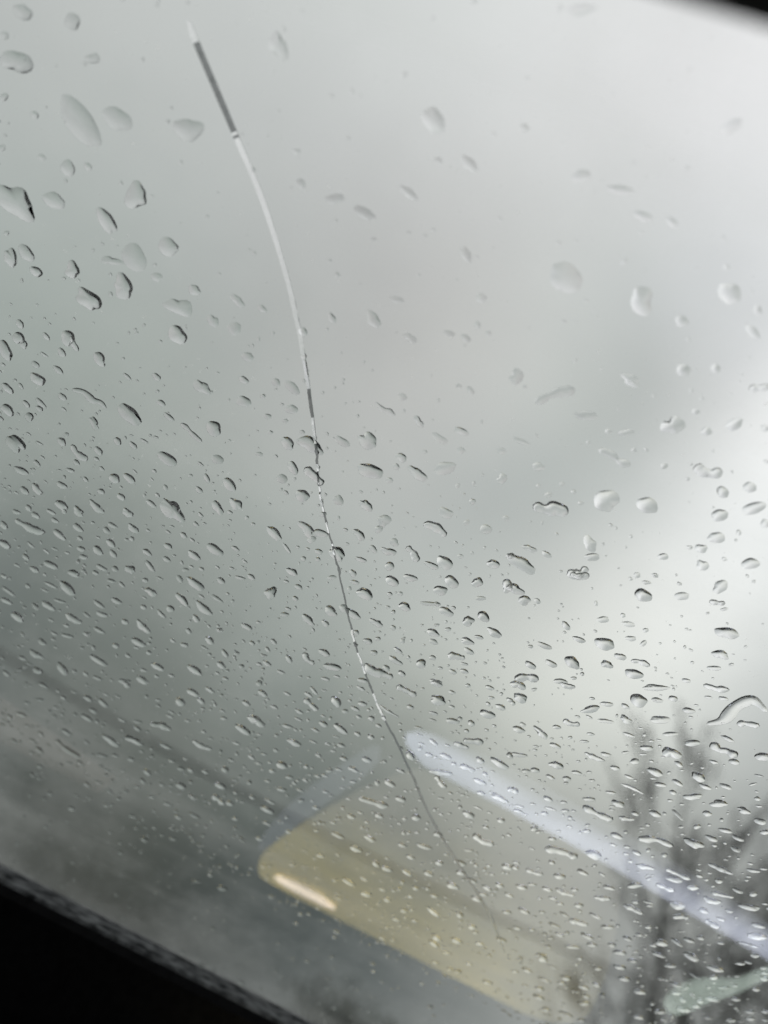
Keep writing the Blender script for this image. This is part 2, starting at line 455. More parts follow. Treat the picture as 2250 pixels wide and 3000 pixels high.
mp = empty("mint_glow", (0.235, 0.288, TRAY))
tag(mp, "small pale mint green wedge with added glow mirrored in the lower right corner of glass", "glowing wedge")
mint = smooth_loop([(219.2, 301.5), (223.1, 293.9), (230.0, 287.4), (238.0, 283.6), (244.9, 280.4), (248.9, 276.2), (256.7, 268.4), (263.7, 263.8), (264.7, 265.9), (253.9, 275.0), (248.0, 283.2), (239.2, 291.9), (232.3, 299.5), (226.0, 306.7), (220.3, 307.2)], 1)
flat_part("glow_face", mint, TRAY + 0.001, TRAY + 0.0048, glow_mat("mint_glow_face", [(0.48, 0.62, 0.52), (0.62, 0.72, 0.64)], 1.9, 60.0), mp)  # wedge glow added to brighten its mirror image
bc = empty("brown_card", (-0.085, 0.327, TRAY))
tag(bc, "dull brown card with faint added glow in the dashboard tray, dimly mirrored near left edge", "card")
flat_part("card_face", [(-119.4, 317.9), (-54.7, 327.2), (-58.8, 336.9), (-113.5, 336.6)], TRAY + 0.001, TRAY + 0.0022, glow_mat("brown_card_glow", [(0.30, 0.20, 0.14), (0.36, 0.25, 0.18)], 0.06, 60.0), bc)  # card given a slight glow of its own for its reflection

# ------------------------------------------------------------------ overhead cable and its two poles
def direction(az, el):
    return Vector((math.sin(az) * math.cos(el), math.cos(az) * math.cos(el), math.sin(el)))
def tube(path, rad, sides=6):
    vv, ff = [], []
    m_ = len(path)
    for i, p in enumerate(path):
        a_ = path[max(i - 1, 0)]; b_ = path[min(i + 1, m_ - 1)]
        t = (b_ - a_).normalized()
        s = t.cross(Vector((0.31, 0.17, 0.93))).normalized(); u = s.cross(t)
        r_ = rad[i] if isinstance(rad, list) else rad
        for k in range(sides):
            an = 2 * math.pi * k / sides
            vv.append(p + s * math.cos(an) * r_ + u * math.sin(an) * r_)
    for i in range(m_ - 1):
        for k in range(sides):
            k2 = (k + 1) % sides
            ff.append((i * sides + k, i * sides + k2, (i + 1) * sides + k2, (i + 1) * sides + k))
    ff.append(tuple(range(sides - 1, -1, -1))); ff.append(tuple(range((m_ - 1) * sides, m_ * sides)))
    return vv, ff
cable_mat = mat("black_cable", (0.02, 0.02, 0.02), 0.7)
wood_mat = mat("pole_wood", (0.10, 0.085, 0.07), 0.9, noise=0.3, nscale=6)
DY = 36.0
path = []
for i in range(49):
    az = R(-34 + 66 * i / 48)
    x = math.tan(az) * DY
    z_ = EYE + 36 * math.tan(R(11.5)) + 0.75 * ((math.degrees(az) - 6) / 28) ** 2 - 0.35
    path.append(Vector((x, DY, z_)))
v, f = tube(path, 0.085, 6)
c = mesh_obj("overhead_cable", v, f, cable_mat, None, True)
tag(c, "dark overhead cable strung across the sky beyond the lower glass", "cable")
for s, P_ in ((0, path[0]), (1, path[-1])):
    ph = P_.z + 0.35
    v, f = tube([Vector((0, 0, -0.3)), Vector((0, 0, ph * 0.5)), Vector((0, 0, ph))], [0.17, 0.15, 0.12], 10)
    if s == 0:
        o = mesh_obj("utility_pole", v, f, wood_mat, None, True)
        o.location = (P_.x, P_.y + 0.28, 0)
        tag(o, "wooden utility pole carrying the cable beyond the left edge of view", "utility pole", "poles of the overhead cable")
    else:
        o = mesh_obj("utility_pole", v, f, wood_mat, None, True)
        o.location = (P_.x, P_.y + 0.28, 0)
        tag(o, "wooden utility pole carrying the cable behind the bare trees", "utility pole", "poles of the overhead cable")

# ------------------------------------------------------------------ bare trees
bark = mat("bark", (0.08, 0.08, 0.075), 0.95, noise=0.35, nscale=9)
twig = mat("twig_bark", (0.08, 0.08, 0.075), 0.95, noise=0.3, nscale=9)
def grow(rng, start, dirv, length, rad, depth, segs, spread, upb):
    """adds tapered branch polylines to segs"""
    k = 4 if depth > 1 else 3
    p = start.copy(); dv = dirv.normalized()
    pts, rr = [p.copy()], [rad]
    for i in range(k):
        dv = (dv + Vector((rng.uniform(-1, 1), rng.uniform(-1, 1), rng.uniform(-.4, 1))) * 0.14 + Vector((0, 0, upb * .06))).normalized()
        p = p + dv * (length / k)
        pts.append(p.copy()); rr.append(rad * (1 - 0.45 * (i + 1) / k))
    segs.append((pts, rr, depth))
    if depth == 0: return
    nb = 3 if depth > 1 else rng.choice((3, 4))
    for i in range(nb):
        t = 1.0 if i == 0 else rng.uniform(0.35, 0.97)
        q = t * k; j = min(int(q), k - 1); fr = q - j
        sp = pts[j].lerp(pts[j + 1], fr)
        an = rng.uniform(0, 6.283); s = rng.uniform(.45, 1.0) * spread if i else 0.2
        side = dv.orthogonal().normalized(); side.rotate(Matrix.Rotation(an, 3, dv))
        nd_ = (dv + side * s + Vector((0, 0, upb * .25))).normalized()
        grow(rng, sp, nd_, length * rng.uniform(.5, .74), max(rad * rng.uniform(.42, .6), .0075), depth - 1, segs, spread, upb)

def build_tubes(items, sides):
    vv, ff = [], []
    for pts, rr, dpt in items:
        sd_ = sides if dpt >= 3 else 3
        v_, f_ = tube(pts, list(rr), sd_)
        o_ = len(vv); vv += v_; ff += [tuple(q + o_ for q in t) for t in f_]
    return vv, ff

def bare_tree(az, dist, height, trunk_r, seed, label, lean=0.0, depth=5, spread=0.9, fork=0.35):
    rng = random.Random(seed)
    segs = []
    H0 = height * fork
    tp = []
    tilt = Vector((lean, 0, 1)).normalized()
    p = Vector((0, 0, -0.2)); tp.append(p.copy())
    for i in range(5):
        p = p + (tilt + Vector((rng.uniform(-1, 1), rng.uniform(-1, 1), 0)) * 0.03) * (H0 + .2) / 5
        tp.append(p.copy())
    trunk_seg = [(tp, [trunk_r * 1.15 - trunk_r * .35 * i / 5 for i in range(6)], 9)]
    # leader carries on upwards through the crown
    lead, q = [tp[-1].copy()], tp[-1].copy()
    for i in range(5):
        q = q + (tilt + Vector((rng.uniform(-1, 1), rng.uniform(-1, 1), 0)) * 0.10) * (height * 0.5) / 5
        lead.append(q.copy())
    lr = [trunk_r * .8 - trunk_r * .62 * i / 5 for i in range(6)]
    trunk_seg.append((lead, lr, 9))
    for i in range(9):
        t = i / 8
        j = min(int(t * 4.99), 4)
        sp = lead[j].lerp(lead[j + 1], t * 4.99 - j)
        an = i * 2.4 + rng.uniform(-.4, .4)
        dv = Vector((math.cos(an), math.sin(an), rng.uniform(.6, 1.3)))
        grow(rng, sp, dv, height * rng.uniform(.22, .32) * (1 - .35 * t), lr[j] * .42, depth - 1, segs, spread, .25)
    root = empty("bare_tree", (math.sin(az) * dist, math.cos(az) * dist, 0))
    tag(root, label, "tree", "bare trees beyond the wet glass")
    v, f = build_tubes(trunk_seg, 8)
    mesh_obj("trunk", v, f, bark, root, True)
    big = [s_ for s_ in segs if s_[2] >= 2]; small = [s_ for s_ in segs if s_[2] < 2]
    v, f = build_tubes(big, 5)
    mesh_obj("limbs", v, f, bark, root, True)
    v, f = build_tubes(small, 3)
    mesh_obj("crown", v, f, twig, root)
    return root

bare_tree(R(30.4), 13.0, 4.6, 0.10, 11, "bare tree with the straightest dark trunk, below the lavender reflected strip", fork=.82, spread=.5)
bare_tree(R(28.7), 17.0, 4.4, 0.15, 23, "bare forking tree close left of the straightest dark trunk", lean=.06, fork=.35, spread=.5)
bare_tree(R(33.0), 14.5, 4.9, 0.15, 35, "bare tree with a dark knotty trunk right of the straightest trunk", lean=-.05, fork=.45, spread=.6)
bare_tree(R(26.9), 24.0, 5.6, 0.12, 41, "palest and farthest bare tree, left of the others behind the yellowish panel", fork=.4, spread=.4, depth=3)
bare_tree(R(37.4), 15.0, 6.2, 0.15, 52, "tallest bare tree, cut by the right picture edge", fork=.3, spread=1.0)
bare_tree(R(35.6), 21.0, 7.2, 0.15, 64, "tall thin bare tree behind the others near the right edge", fork=.3, spread=.9)
bare_tree(R(40.5), 18.0, 8.0, 0.2, 77, "bare tree mostly beyond the right edge of the picture", fork=.3, spread=.8)

# evergreen bushes at the horizon
leaf_mat = mat("evergreen_leaves", (0.045, 0.055, 0.038), 0.9, noise=0.5, nscale=2.5)
def bush(name, az, dist, w, h, seed, label, cat, grp=None, n_=1300, leaf=0.1):
    rng = random.Random(seed)
    vv, ff = [], []
    clumps = [(rng.gauss(0, .28) * w, rng.gauss(0, .22) * w, h * rng.uniform(.25, .85), rng.uniform(.16, .34) * w) for _ in range(9)]
    for _ in range(n_):
        cx_, cy_, cz_, cr = rng.choice(clumps)
        dvec = Vector((rng.gauss(0, 1), rng.gauss(0, 1), rng.gauss(0, 1))).normalized() * cr * rng.uniform(.3, 1.05)
        p = Vector((cx_, cy_, cz_)) + dvec
        if p.z < .02: p.z = rng.uniform(.02, .3)
        e1 = Vector((rng.gauss(0, 1), rng.gauss(0, 1), rng.gauss(0, 1))).normalized() * leaf * rng.uniform(.6, 1.5)
        e2 = e1.orthogonal().normalized() * leaf * rng.uniform(.3, .7)
        o_ = len(vv)
        vv += [p - e1, p + e2, p + e1, p - e2]; ff.append((o_, o_ + 1, o_ + 2, o_ + 3))
    root = empty(name, (math.sin(az) * dist, math.cos(az) * dist, 0))
    tag(root, label, cat, grp)
    mesh_obj("crown", vv, ff, leaf_mat, root)
    items = [([Vector((0, 0, -.1)), Vector((c_[0] * .5, c_[1] * .5, c_[2] * .5)), Vector((c_[0], c_[1], c_[2]))], [.05, .035, .015], 5) for c_ in clumps]
    v, f = build_tubes(items, 5)
    mesh_obj("stems", v, f, bark, root, True)
    return root
bush("evergreen_bush", R(12.6), 22, 2.8, 2.15, 5, "dark bush top just above the dashboard, left one of two", "bush", "dark bushes low over the dashboard")
bush("evergreen_bush", R(16.6), 22, 2.8, 2.1, 6, "dark bush top just above the dashboard, right one of two", "bush", "dark bushes low over the dashboard", n_=1200)
bush("evergreen_bush", R(30.2), 17, 2.2, 3.2, 8, "dark shrub at the foot of the straightest bare trunk", "bush", n_=1300)
bush("evergreen_bush", R(37.5), 16, 3.0, 3.2, 9, "dark shrub low in the right corner under the tallest tree", "bush", n_=1500)

# far wood round the horizon: one uncountable mass
rng = random.Random(3)
vv, ff = [], []
for i in range(9000):
    an = rng.uniform(0, 6.2832); rr = rng.uniform(120, 190)
    hh = 2.9 + 0.4 * math.sin(an * 7) + .3 * math.sin(an * 17 + 1)
    dz = -1.5 if abs(((math.degrees(an)) % 360) - 80) < 14 else 0
    p = Vector((math.cos(an) * rr, math.sin(an) * rr, rng.uniform(0, max(hh + dz, .8) * .62)))
    e1 = Vector((rng.gauss(0, 1), rng.gauss(0, 1), rng.gauss(0, 1))).normalized() * rng.uniform(.6, 1.6)
    e2 = e1.orthogonal().normalized() * rng.uniform(.5, 1.2)
    o_ = len(vv)
    vv += [p - e1, p + e2, p + e1, p - e2]; ff.append((o_, o_ + 1, o_ + 2, o_ + 3))
tag(mesh_obj("distant_woods", vv, ff, leaf_mat), kind="stuff")

# ------------------------------------------------------------------ water on the glass
WM = bpy.data.materials.new("rain_water"); WM.use_nodes = True
n, l = WM.node_tree.nodes, WM.node_tree.links
n.clear()
wo = n.new('ShaderNodeOutputMaterial')
wg = n.new('ShaderNodeBsdfGlass'); wg.inputs['IOR'].default_value = 1.333; wg.inputs['Roughness'].default_value = 0.0
wg.inputs['Color'].default_value = (1, 1, 1, 1)
l.new(wg.outputs[0], wo.inputs[0])
PUSH = -0.12              # the water sags a little down the slope
BASE = -0.00008           # the drop's flat foot wets the glass

DROPS = [
["E",0,-105.79,55.6,13.51,6.48,148,"large slender raindrop on grey glass left of the crack top"],
["E",0,-117.99,30.7,10.78,7.36,-175,"lowest large oval raindrop on grey glass left of the crack top"],
["E",1,12.57,73.63,8.72,5.5,172,"second lowest large faint oval raindrop high on pale glass right of crack"],
["E",0,-123.71,61.28,7.87,4.75,-158,"uppermost large roundish raindrop on grey glass left of the crack top"],
["S",1,3.2,[106.84,-13.3,109.6,-9.61,109.66,-4.19,112.0,-0.15,117.25,-1.26],"large faint winding raindrop over the tree tops at the right edge"],
["E",1,-80.19,65.13,6.87,5.07,-153,"third large faint roundish raindrop from the top on grey glass left of the crack top"],
["E",1,-84.78,31.87,7.04,6.31,-176,"lowest large faint roundish raindrop left of the white stretch of crack"],
["E",0,-97.18,60.08,7.09,4.97,-177,"second large roundish raindrop from the top on grey glass left of the crack top"],
["E",0,29.88,76.5,6.31,4.72,159,"large roundish raindrop high on pale glass right of crack"],
["E",1,-28.79,89.75,5.75,4.24,140,"third large faint oval raindrop from the top high on pale glass right of crack"],
["E",0,-88.32,45.91,6.3,5.35,39,"lowest large roundish raindrop on grey glass left of the crack top"],
["E",0,48.37,31.37,6.44,5.62,166,"large roundish raindrop before grey cloud beside the bright gap"],
["E",0,-93.66,16.2,7.12,5.13,158,"lowest large oval raindrop left of the white stretch of crack"],
["E",1,45.39,85.94,5.53,3.84,159,"large faint roundish raindrop high on pale glass right of crack"],
["E",1,-70.21,25.59,7.31,4.43,-167,"lowest large faint oval raindrop left of the white stretch of crack"],
["E",1,-65.94,88.9,5.13,3.84,126,"second large faint oval raindrop from the top high on pale glass right of crack"],
["E",0,-85.55,23.6,5.98,5.4,34,"second large roundish raindrop from the top left of the white stretch of crack"],
["E",0,-54.85,-30.75,8.56,5.45,152,"lowest large oval raindrop left of the crack's thin middle stretch"],
["S",0,3.35,[33.29,21.34,36.35,21.84,39.03,23.37,42.18,23.67],"large winding raindrop before grey cloud beside the bright gap"],
["E",0,-93.98,37.12,6.9,3.91,143,"uppermost large oval raindrop left of the white stretch of crack"],
["E",0,-74.72,-8.89,7.97,4.57,160,"second large oval raindrop from the top near the left picture edge at mid height"],
["E",0,38.96,4.92,8.51,3.73,175,"uppermost large slender raindrop against the bright cloud gap at right"],
["S",1,2.29,[20.68,45.13,22.97,48.49,25.06,50.66,27.5,52.15],"uppermost large faint winding raindrop before grey cloud beside the bright gap"],
["E",0,51.64,55.32,5.48,3.88,-170,"uppermost large oval raindrop before grey cloud beside the bright gap"],
["E",0,-25.54,7.9,6.99,4.27,-176,"large oval raindrop touching the crack in the glass"],
["E",1,-77.18,38.3,5.29,4.39,-146,"uppermost large faint roundish raindrop left of the white stretch of crack"],
["E",0,-8.19,9.01,7.06,4.03,-171,"large oval raindrop close right of the crack's middle stretch"],
["E",0,-108.21,35.61,6.68,3.48,-172,"uppermost large oval raindrop on grey glass left of the crack top"],
["E",0,57.62,35.08,5.77,3.85,-179,"second large oval raindrop from the top before grey cloud beside the bright gap"],
["E",0,-68.48,18.62,5.08,4.83,22,"lowest large roundish raindrop left of the white stretch of crack"],
["E",0,64.81,49.47,6.93,2.69,-166,"large slender raindrop before grey cloud beside the bright gap"],
["E",1,-10.32,119.05,4.95,2.09,-151,"uppermost large faint oval raindrop high on pale glass right of crack"],
["E",0,-104.88,-34.8,7.16,4.53,171,"lowest large oval raindrop near the left picture edge at mid height"],
["E",0,-12.15,16.38,5.42,4.13,178,"large roundish raindrop close right of the crack's middle stretch"],
["E",1,26.99,113.04,4.25,2.42,-128,"fourth large faint oval raindrop from the top high on pale glass right of crack"],
["S",0,2.5,[-20.22,-15.15,-17.15,-15.57,-15.39,-16.93,-13.89,-15.23,-10.88,-14.31],"large winding raindrop left of the crack's lower stretch"],
["E",1,-124.2,71.52,4.33,3.19,-161,"uppermost large faint roundish raindrop on grey glass left of the crack top"],
["E",0,79.27,46.55,5.24,3.14,-136,"lowest large oval raindrop before grey cloud beside the bright gap"],
["E",1,8.91,19.37,6.05,3.3,-144,"large faint oval raindrop close right of the crack's middle stretch"],
["E",0,94.3,14.09,6.37,3.21,-168,"lowest large slender raindrop against the bright cloud gap at right"],
["E",1,-35.27,66.34,5.65,2.37,178,"seventh large faint oval raindrop from the top high on pale glass right of crack"],
["S",0,3.0,[15.44,-48.26,18.92,-49.65,21.61,-48.69,25.07,-48.3],"large winding raindrop touching the crack in the glass"],
["E",1,-112.36,74.52,3.98,3.1,26,"second large faint roundish raindrop from the top on grey glass left of the crack top"],
["E",1,13.61,94.09,5.8,1.77,-165,"large faint slender raindrop high on pale glass right of crack"],
["E",0,70.16,-5.31,5.62,3.79,-178,"large oval raindrop against the bright cloud gap at right"],
["E",0,-113.21,-8.68,5.9,3.69,136,"uppermost large oval raindrop near the left picture edge at mid height"],
["E",0,14.36,2.57,7.47,2.68,179,"large slender raindrop right of the crack below mid height"],
["S",1,1.69,[39.77,42.04,43.36,42.41,45.88,41.75,48.52,42.28],"lowest large faint winding raindrop before grey cloud beside the bright gap"],
["E",0,-116.54,16.69,4.7,3.85,127,"second large oval raindrop from the top left of the white stretch of crack"],
["E",1,-112.68,19.79,4.86,3.64,171,"uppermost large faint oval raindrop left of the white stretch of crack"],
["S",0,3.11,[94.78,-81.67,98.23,-79.94,101.6,-79.08,105.09,-78.9],"large winding raindrop on the pale lavender reflected strip"],
["E",0,-60.83,-16.05,6.28,3.52,-178,"uppermost large oval raindrop left of the crack's thin middle stretch"],
["E",0,-21.31,0.06,7.27,2.73,163,"large slender raindrop touching the crack in the glass"],
["E",1,-106.42,44.43,4.31,3.29,42,"lowest large faint roundish raindrop on grey glass left of the crack top"],
["E",0,-99.65,21.42,4.45,3.75,-157,"uppermost large roundish raindrop left of the white stretch of crack"],
["E",0,-51.38,-0.89,4.55,4.28,-170,"large roundish raindrop left of the crack's thin middle stretch"],
["E",1,-17.98,85.39,4.61,2.18,165,"fifth large faint oval raindrop from the top high on pale glass right of crack"],
["S",0,2.54,[115.16,-60.67,117.62,-59.1,120.74,-57.35,125.2,-57.28],"large winding raindrop in front of the bare trees at lower right"],
["E",1,-23.52,45.38,4.4,3.08,158,"lowest large faint oval raindrop high on pale glass right of crack"],
["E",1,4.98,93.12,3.63,2.53,-132,"sixth large faint oval raindrop from the top high on pale glass right of crack"],
["S",0,2.61,[-100.08,-60.16,-96.6,-60.26,-93.41,-60.23,-89.66,-59.14],"medium winding raindrop near the left edge above the dim lower glass"],
["S",0,1.77,[-92.34,-10.12,-88.99,-9.15,-85.9,-10.0,-83.6,-9.63,-81.47,-10.48],"medium winding raindrop near the left picture edge at mid height"],
["E",0,70.53,12.83,4.49,3.77,166,"medium roundish raindrop against the bright cloud gap at right"],
["E",0,87.61,-16.47,4.91,4.18,161,"medium roundish raindrop over the tree tops at the right edge"],
["E",0,-6.49,-18.44,5.52,3.75,155,"medium oval raindrop touching the crack in the glass"],
["E",0,3.31,14.5,5.78,2.87,163,"uppermost medium oval raindrop close right of the crack's middle stretch"],
["S",0,2.53,[95.16,-58.84,98.61,-59.29,102.15,-58.98,105.43,-58.71],"uppermost medium winding raindrop in front of the bare trees at lower right"],
["S",0,2.31,[111.44,-17.94,114.48,-18.82,116.86,-18.02,119.98,-18.32],"lowest medium winding raindrop over the tree tops at the right edge"],
["E",1,-57.98,8.49,5.19,3.23,168,"uppermost medium faint oval raindrop left of the crack's thin middle stretch"],
["E",1,37.34,60.19,4.68,2.45,180,"medium faint oval raindrop before grey cloud beside the bright gap"],
["E",1,32.81,48.07,5.39,2.31,-153,"medium faint slender raindrop before grey cloud beside the bright gap"],
["E",0,-96.75,3.49,4.48,3.83,50,"uppermost medium roundish raindrop left of the white stretch of crack"],
["E",1,13.66,48.76,3.74,3.3,161,"lowest medium faint roundish raindrop before grey cloud beside the bright gap"],
["E",0,21.1,-5.38,4.96,3.67,161,"uppermost medium oval raindrop right of the crack below mid height"],
["E",0,58.13,-26.87,7.2,2.89,-146,"lowest medium slender raindrop against the bright cloud gap at right"],
["E",0,104.92,-27.15,5.57,3.66,-179,"uppermost medium oval raindrop over the tree tops at the right edge"],
["E",0,73.66,41.12,4.17,3.02,-136,"uppermost medium oval raindrop against the bright cloud gap at right"],
["E",0,63.26,61.88,4.06,2.6,-118,"medium oval raindrop before grey cloud beside the bright gap"],
["S",0,2.57,[50.37,9.58,52.26,9.09,53.72,10.51,53.96,12.79],"medium winding raindrop against the bright cloud gap at right"],
["E",1,-42.74,66.14,4.37,2.3,-163,"second medium faint oval raindrop from the top high on pale glass right of crack"],
["E",1,87.36,33.75,4.21,3.07,-137,"second medium faint oval raindrop from the top against the bright cloud gap at right"],
["E",1,51.21,18.93,4.01,3.57,138,"uppermost medium faint roundish raindrop against the bright cloud gap at right"],
["E",1,76.49,35.72,4.33,2.86,-160,"uppermost medium faint oval raindrop against the bright cloud gap at right"],
["E",1,85.14,24.68,4.43,2.99,-102,"lowest medium faint oval raindrop against the bright cloud gap at right"],
["E",0,5.73,-26.24,4.79,3.88,-168,"fifth medium oval raindrop from the top right of the crack below mid height"],
["E",1,-27.59,74.52,4.43,1.97,169,"uppermost medium faint oval raindrop high on pale glass right of crack"],
["E",1,20.67,91.65,4.26,1.77,-175,"third medium faint oval raindrop from the top high on pale glass right of crack"],
["S",0,2.66,[35.5,-98.97,39.35,-97.95,42.48,-97.29,45.42,-96.2],"medium winding raindrop on the yellowish reflected panel"],
["E",0,-40.73,-50.66,6.09,3.41,166,"second medium oval raindrop from the top left of the crack's lower stretch"],
["E",0,65.99,-15.22,4.74,3.45,169,"second lowest medium oval raindrop against the bright cloud gap at right"],
["E",0,81.81,-9.54,4.87,3.23,-170,"lowest medium oval raindrop against the bright cloud gap at right"],
["E",0,-78.33,-75.19,6.19,3.82,159,"uppermost medium oval raindrop near the left edge above the dim lower glass"],
["E",0,-102.45,-12.09,4.73,3.35,172,"second medium oval raindrop from the top near the left picture edge at mid height"],
["E",0,-25.02,-21.92,5.83,2.87,151,"uppermost medium slender raindrop left of the crack's lower stretch"],
["E",0,-22.03,-6.94,3.95,3.81,-142,"medium roundish raindrop left of the crack's thin middle stretch"],
["E",0,-39.13,-36.2,5.51,3.29,-179,"uppermost medium oval raindrop left of the crack's lower stretch"],
["E",0,129.04,-52.49,5.69,3.52,168,"uppermost medium oval raindrop in front of the bare trees at lower right"],
["E",0,41.29,-2.78,4.58,3.16,-175,"second medium oval raindrop from the top against the bright cloud gap at right"],
["E",1,-90.36,28.38,5.04,2.29,-160,"uppermost medium faint oval raindrop left of the white stretch of crack"],
["E",1,-54.9,27.19,3.64,3.19,-151,"lowest medium faint roundish raindrop left of the white stretch of crack"],
["E",1,54.41,81.19,4.2,1.82,167,"lowest medium faint oval raindrop high on pale glass right of crack"],
["E",1,-35.67,20.04,4.7,2.6,167,"lowest medium faint oval raindrop left of the crack's thin middle stretch"],
["E",1,46.29,67.46,2.95,2.9,131,"uppermost medium faint roundish raindrop before grey cloud beside the bright gap"],
["E",0,-86.88,2.15,4.3,3.2,155,"uppermost medium oval raindrop near the left picture edge at mid height"],
["E",0,25.41,-9.75,4.51,3.3,172,"third medium oval raindrop from the top right of the crack below mid height"],
["E",1,89.0,-10.31,6.46,2.28,-146,"uppermost medium faint slender raindrop over the tree tops at the right edge"],
["E",0,-35.75,-57.52,6.33,3.13,170,"second medium slender raindrop from the top left of the crack's lower stretch"],
["E",0,-41.88,-14.29,4.88,3.04,158,"fourth medium oval raindrop from the top left of the crack's thin middle stretch"],
["E",0,-31.29,5.27,4.3,2.99,146,"second medium oval raindrop from the top left of the crack's thin middle stretch"],
["E",1,1.09,-2.34,4.02,3.36,89,"medium faint roundish raindrop right of the crack below mid height"],
["E",0,-85.79,-27.72,6.39,2.48,162,"medium slender raindrop near the left picture edge at mid height"],
["E",0,62.88,71.45,4.47,1.73,-148,"medium slender raindrop before grey cloud beside the bright gap"],
["E",0,40.09,-48.21,5.17,3.47,-156,"second medium oval raindrop from the top between the crack and the bright cloud gap"],
["E",1,-10.03,68.33,3.81,2.04,159,"second lowest medium faint oval raindrop high on pale glass right of crack"],
["E",0,-46.23,10.31,4.57,2.63,-169,"uppermost medium oval raindrop left of the crack's thin middle stretch"],
["E",1,95.97,-18.89,6.16,2.37,-145,"lowest medium faint slender raindrop over the tree tops at the right edge"],
["E",0,77.33,-90.46,7.84,2.84,177,"uppermost medium slender raindrop on the yellowish reflected panel"],
["E",1,14.73,8.11,4.58,2.62,-179,"medium faint oval raindrop right of the crack below mid height"],
["E",0,108.25,-74.5,5.26,3.85,-168,"medium oval raindrop on the pale lavender reflected strip"],
["E",1,39.89,76.57,2.83,2.49,154,"medium faint roundish raindrop high on pale glass right of crack"],
["E",0,66.58,-59.08,6.28,2.87,177,"lowest medium slender raindrop between the crack and the bright cloud gap"],
["E",0,-110.24,-3.31,3.92,3.21,-155,"lowest medium roundish raindrop left of the white stretch of crack"],
["E",1,-106.02,69.44,3.52,2.09,42,"medium faint roundish raindrop on grey glass left of the crack top"],
["S",0,1.8,[98.71,-2.67,102.02,-2.0,105.22,-0.5],"uppermost medium winding raindrop over the tree tops at the right edge"],
["E",0,-38.26,-19.08,4.17,3.29,138,"second lowest medium oval raindrop left of the crack's thin middle stretch"],
["S",0,2.48,[-67.6,-140.82,-64.8,-142.25,-61.18,-143.13,-56.76,-143.44],"lowest medium winding raindrop on dim lower glass left of reflected panel"],
["E",0,-19.0,-40.96,4.27,3.64,86,"medium roundish raindrop left of the crack's lower stretch"],
["E",0,39.07,-2.95,3.63,3.33,129,"medium roundish raindrop right of the crack below mid height"],
["E",0,96.79,7.69,4.31,2.6,-161,"third medium oval raindrop from the top against the bright cloud gap at right"],
["E",1,-56.45,34.06,3.68,2.5,158,"lowest medium faint oval raindrop left of the white stretch of crack"],
["E",0,-109.19,-25.68,4.34,3.2,-178,"third medium oval raindrop from the top near the left picture edge at mid height"],
["E",0,-42.74,-22.89,4.41,3.1,141,"lowest medium oval raindrop left of the crack's thin middle stretch"],
["E",0,53.73,9.71,5.13,2.13,-153,"uppermost medium slender raindrop against the bright cloud gap at right"],
["E",0,56.02,-55.92,6.64,2.51,-151,"uppermost medium slender raindrop between the crack and the bright cloud gap"],
["E",0,75.28,50.54,3.21,2.51,-177,"uppermost medium roundish raindrop before grey cloud beside the bright gap"],
["E",0,165.85,-74.04,5.99,3.06,-157,"medium slender raindrop on the pale lavender reflected strip"],
["E",0,10.85,-18.26,4.17,3.12,166,"second medium oval raindrop from the top right of the crack below mid height"],
["E",0,-76.49,-41.9,5.02,2.98,173,"lowest medium oval raindrop near the left picture edge at mid height"],
["E",0,125.27,-14.45,4.09,3.06,-145,"second medium oval raindrop from the top over the tree tops at the right edge"],
["E",0,156.62,-64.84,6.06,2.82,-154,"medium slender raindrop in front of the bare trees at lower right"],
["E",0,70.78,46.54,3.1,2.6,154,"lowest medium roundish raindrop before grey cloud beside the bright gap"],
["E",0,5.26,-34.32,5.4,2.61,176,"medium slender raindrop touching the crack in the glass"],
["E",0,-5.1,-0.7,3.86,2.9,162,"lowest medium oval raindrop close right of the crack's middle stretch"],
["E",0,23.94,-13.85,3.95,3.1,-177,"fourth medium oval raindrop from the top right of the crack below mid height"],
["E",0,59.97,-33.85,4.33,3.17,-180,"uppermost medium oval raindrop between the crack and the bright cloud gap"],
["E",0,78.43,-26.33,5.23,2.5,-142,"uppermost medium slender raindrop over the tree tops at the right edge"],
["E",0,125.8,-35.36,5.09,2.72,-148,"lowest medium slender raindrop over the tree tops at the right edge"],
["E",1,-60.78,26.4,3.25,2.8,-153,"uppermost medium faint roundish raindrop left of the white stretch of crack"],
["E",0,115.68,-30.22,4.71,2.82,170,"lowest medium oval raindrop over the tree tops at the right edge"],
["E",0,-73.6,-85.52,6.53,2.83,177,"uppermost medium slender raindrop near the left edge above the dim lower glass"],
["E",0,-61.7,-96.97,6.68,2.95,177,"lowest medium slender raindrop near the left edge above the dim lower glass"],
["E",0,-48.64,-128.49,7.07,3.3,171,"medium slender raindrop on dim lower glass left of reflected panel"],
["E",0,7.41,-55.13,5.69,2.7,-164,"third medium slender raindrop from the top left of the crack's lower stretch"],
["E",1,4.13,25.91,4.33,2.07,171,"uppermost medium faint oval raindrop close right of the crack's middle stretch"],
["E",1,-18.11,12.91,4.44,2.22,172,"lowest medium faint oval raindrop close right of the crack's middle stretch"],
["E",0,-27.37,-0.6,4.22,2.56,140,"third medium oval raindrop from the top left of the crack's thin middle stretch"],
["S",0,2.04,[9.79,-6.34,12.32,-7.16,14.44,-9.12],"medium winding raindrop right of the crack below mid height"],
["S",0,1.89,[113.18,-8.9,115.18,-7.33,118.45,-6.24],"second medium winding raindrop from the top over the tree tops at the right edge"],
["E",0,28.39,-19.2,4.55,2.66,-175,"second lowest medium oval raindrop right of the crack below mid height"],
["E",0,54.76,-44.48,4.74,2.98,-176,"lowest medium oval raindrop between the crack and the bright cloud gap"],
